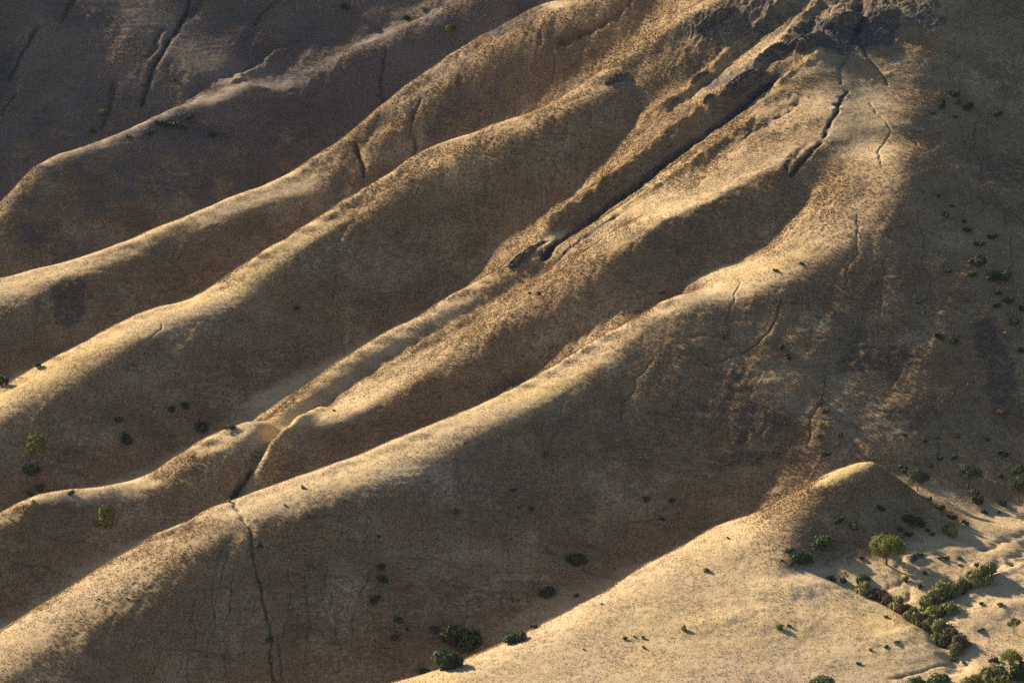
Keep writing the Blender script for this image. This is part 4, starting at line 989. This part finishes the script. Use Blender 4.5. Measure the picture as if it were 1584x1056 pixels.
# ------------------------------------------------------------------ trees
def tree(u, vbase, w_px, h_px, trunk_px, kind, label, seed, n=7000, leaf=.17, lobes_n=15, group=None, name='tree', cols=.5):
    """w_px crown width, h_px full height; trunk_px bare trunk height"""
    c = hit(u, vbase, ZF); m = c[1]*math.tan(HFOV/2)*2/1584.0/math.cos(PITCH)
    W, Ht, TR = w_px*m/2, h_px*m*1.02, trunk_px*m; R = np.random.RandomState(seed); ch_ = Ht-TR; lobes = []
    for i in range(lobes_n):
        a = 2*math.pi*i/lobes_n*2.4; r = math.sqrt((i+.5)/lobes_n)*.78; s = R.uniform(.24, .36)*(1.1-.25*r)
        zz = TR + ch_*(.30 + .50*math.sqrt(max(0, 1-(r*1.1)**2)) + R.uniform(-.07, .07))
        lobes.append((W*r*math.cos(a), W*r*math.sin(a), zz - (ch_*.16 if i % 3 == 2 else 0), W*s*1.2, W*s*1.2, max(W*s*.75, ch_*.24)))
    r_ = bpy.data.objects.new(name, None); COL.objects.link(r_); r_.location = (c[0], c[1], c[2]-.1)
    link('crown', leaves(lobes, n, leaf, R, LM[kind], 'crown'), r_)
    rt = max(.10, W*.055); fork = TR*.95+.1*ch_
    chains = [bend_chain((0, 0, -.3), (R.normal()*.15, 0, fork), rt*1.35, rt*.85, R, 5, .04)]
    for l in lobes[::2]:
        chains.append(bend_chain(chains[0][-1][:3], (l[0]*.85, l[1]*.85, l[2]), rt*.55, rt*.12, R, 5, .09))
    link('trunk', limbs(chains, BARK, 'trunk', 9), r_)
    r_['label'] = label; r_['category'] = 'tree'
    if group: r_['group'] = group
    return r_
GT = 'trees around the knoll'
tree(1371, 873, 58, 46, 9, 'bright', 'rounded sunlit green tree with a short bare trunk on the lit flat', 21, 15000, .19, 21, GT)
tree(1498, 753, 44, 38, 7, 'dark', 'dark spreading tree with a forked crown right of the knoll', 22, 3600, .17, 11, GT)
tree(1419, 760, 40, 36, 5, 'dark', 'dark dense tree standing at the right flank of the knoll', 23, 4200, .17, 12, GT)
tree(1576, 772, 42, 36, 4, 'dark', 'dense dark tree cut by the right edge above the lit bank', 24, 4200, .17, 12, GT)
tree(1575, 740, 24, 22, 3, 'dark', 'smaller dark tree behind the one at the right edge', 25, 1800, .16, 8, GT)
tree(1568, 980, 26, 26, 9, 'bright', 'small pale green tree with a thin trunk by the right edge', 26, 1500, .17, 8, GT)
tree(1563, 1036, 40, 32, 6, 'bright', 'bright green tree above the broad olive bush at lower right', 27, 3200, .18, 11, GT)
tree(1304, 900, 20, 18, 4, 'olive', 'small sparse tree with thin branches left of the ravine head', 28, 380, .16, 6, GT)

# ------------------------------------------------------------------ rock outcrops
def rock_mat():
    m, n, b = new_mat('weathered rock', .95, .15); T = NT(n); co = T('ShaderNodeTexCoord').outputs['Object']
    c = T.mix(T.ramp(T.noise(1.4, 6, .7, co), .35, .65), (.060, .052, .048), (.21, .17, .13)); c = T.mix(T.mul(T.ramp(T.noise(.5, 4, .6, co), .5, .7), .6), c, (.30, .22, .13)); T.ln(c, b.inputs['Base Color'])
    bp = T('ShaderNodeBump'); bp.inputs['Distance'].default_value = .25; T.ln(T.noise(3.0, 5, .75, co), bp.inputs['Height']); T.ln(bp.outputs[0], b.inputs['Normal']); return m
MR = rock_mat()
def outcrop(u, v, w_px, h_px, ang, label, seed):
    c = hit(u, v+h_px*.25, ZF); m = c[1]*math.tan(HFOV/2)*2/1584.0
    nu, nv = 120, 60; th, ph = np.meshgrid(np.linspace(0, 2*math.pi, nu, endpoint=False), np.linspace(.02, math.pi-.02, nv))
    d = np.stack([np.cos(th)*np.sin(ph), np.sin(th)*np.sin(ph), np.cos(ph)], -1)
    o1 = seed*13.7; r = 1 + .34*(1-2*np.abs(perlin3(d[..., 0]*2.1+o1, d[..., 1]*2.1, d[..., 2]*2.1))) - .2 + .16*(1-2*np.abs(perlin3(d[..., 0]*5+o1, d[..., 1]*5+3, d[..., 2]*5))) + .09*perlin3(d[..., 0]*11+o1, d[..., 1]*11, d[..., 2]*11)
    S = np.array([w_px*m*.5, w_px*m*.20, h_px*m*.62]); q = d*r[..., None]*S
    ca, sa = math.cos(ang), math.sin(ang); x = q[..., 0]*ca; zz = q[..., 2] + q[..., 0]*sa; q = np.stack([x, q[..., 1]+q[..., 0]*.45, zz], -1)
    idx = np.arange(nu*nv).reshape(nv, nu); F_ = np.stack([idx[:-1], idx[1:], np.roll(idx, -1, 1)[1:], np.roll(idx, -1, 1)[:-1]], -1).reshape(-1, 4)
    o = link('rock_outcrop', mesh_from('rock_outcrop', q.reshape(-1, 3), F_, MR)); o.location = (c[0], c[1]+.5, c[2]-h_px*m*.12)
    o['label'] = label; o['category'] = 'rock'; o['group'] = 'rock outcrops between the upper spurs'
outcrop(1150, 122, 66, 26, .35, 'craggy brown rock outcrop between the two upper lit spurs', 1)
outcrop(1108, 24, 60, 20, .35, 'dark rock crest at the top edge of the picture', 2)
outcrop(957, 119, 38, 13, .2, 'flat dark rock on the crest of the fourth ridge', 3)
outcrop(815, 390, 56, 15, .45, 'narrow jagged rock at the lower end of the rocky gully', 4)
outcrop(1097, 150, 18, 12, .3, 'small rock below the craggy brown outcrop', 5)
outcrop(1083, 117, 26, 11, .35, 'low dark rock left of the craggy brown outcrop', 6)
outcrop(1048, 154, 18, 8, .4, 'smallest dark rock lying left below the low dark rock', 7)
outcrop(1196, 75, 40, 16, .4, 'rock rib right above the craggy brown outcrop', 8)
outcrop(1255, 60, 44, 24, .3, 'rough rock ledge left under the highest lit crest', 9)
outcrop(1305, 30, 56, 26, .2, 'broad dark crag near the top edge right of centre', 10)
outcrop(1375, 22, 46, 18, .1, 'right crag at the top edge above the thin crack', 11)
outcrop(1416, 866, 13, 7, .0, 'small brown earth mound right of the round tree', 12)

# ------------------------------------------------------------------ evening haze over the valley
hb = bpy.data.meshes.new('haze'); x0, x1, y0, y1_, z0, z1 = -4200., 4200., -60., 4300., float(ZF.min())-1., max(H+8., float(ZF.max())+2.)
hb.from_pydata([(x0,y0,z0),(x1,y0,z0),(x1,y1_,z0),(x0,y1_,z0),(x0,y0,z1),(x1,y0,z1),(x1,y1_,z1),(x0,y1_,z1)], [], [(0,3,2,1),(4,5,6,7),(0,1,5,4),(1,2,6,5),(2,3,7,6),(3,0,4,7)])
hm = bpy.data.materials.new('haze'); hm.use_nodes = True; hm.node_tree.nodes.clear()
pv = hm.node_tree.nodes.new('ShaderNodeVolumePrincipled'); pv.inputs['Density'].default_value = HAZE; pv.inputs['Color'].default_value = (.62, .78, 1, 1); pv.inputs['Anisotropy'].default_value = 0.
ho = hm.node_tree.nodes.new('ShaderNodeOutputMaterial'); hm.node_tree.links.new(pv.outputs[0], ho.inputs['Volume'])
hb.materials.append(hm); o = bpy.data.objects.new('haze', hb); COL.objects.link(o); o['kind'] = 'stuff'; o['label'] = 'thin blue evening haze over the slopes'
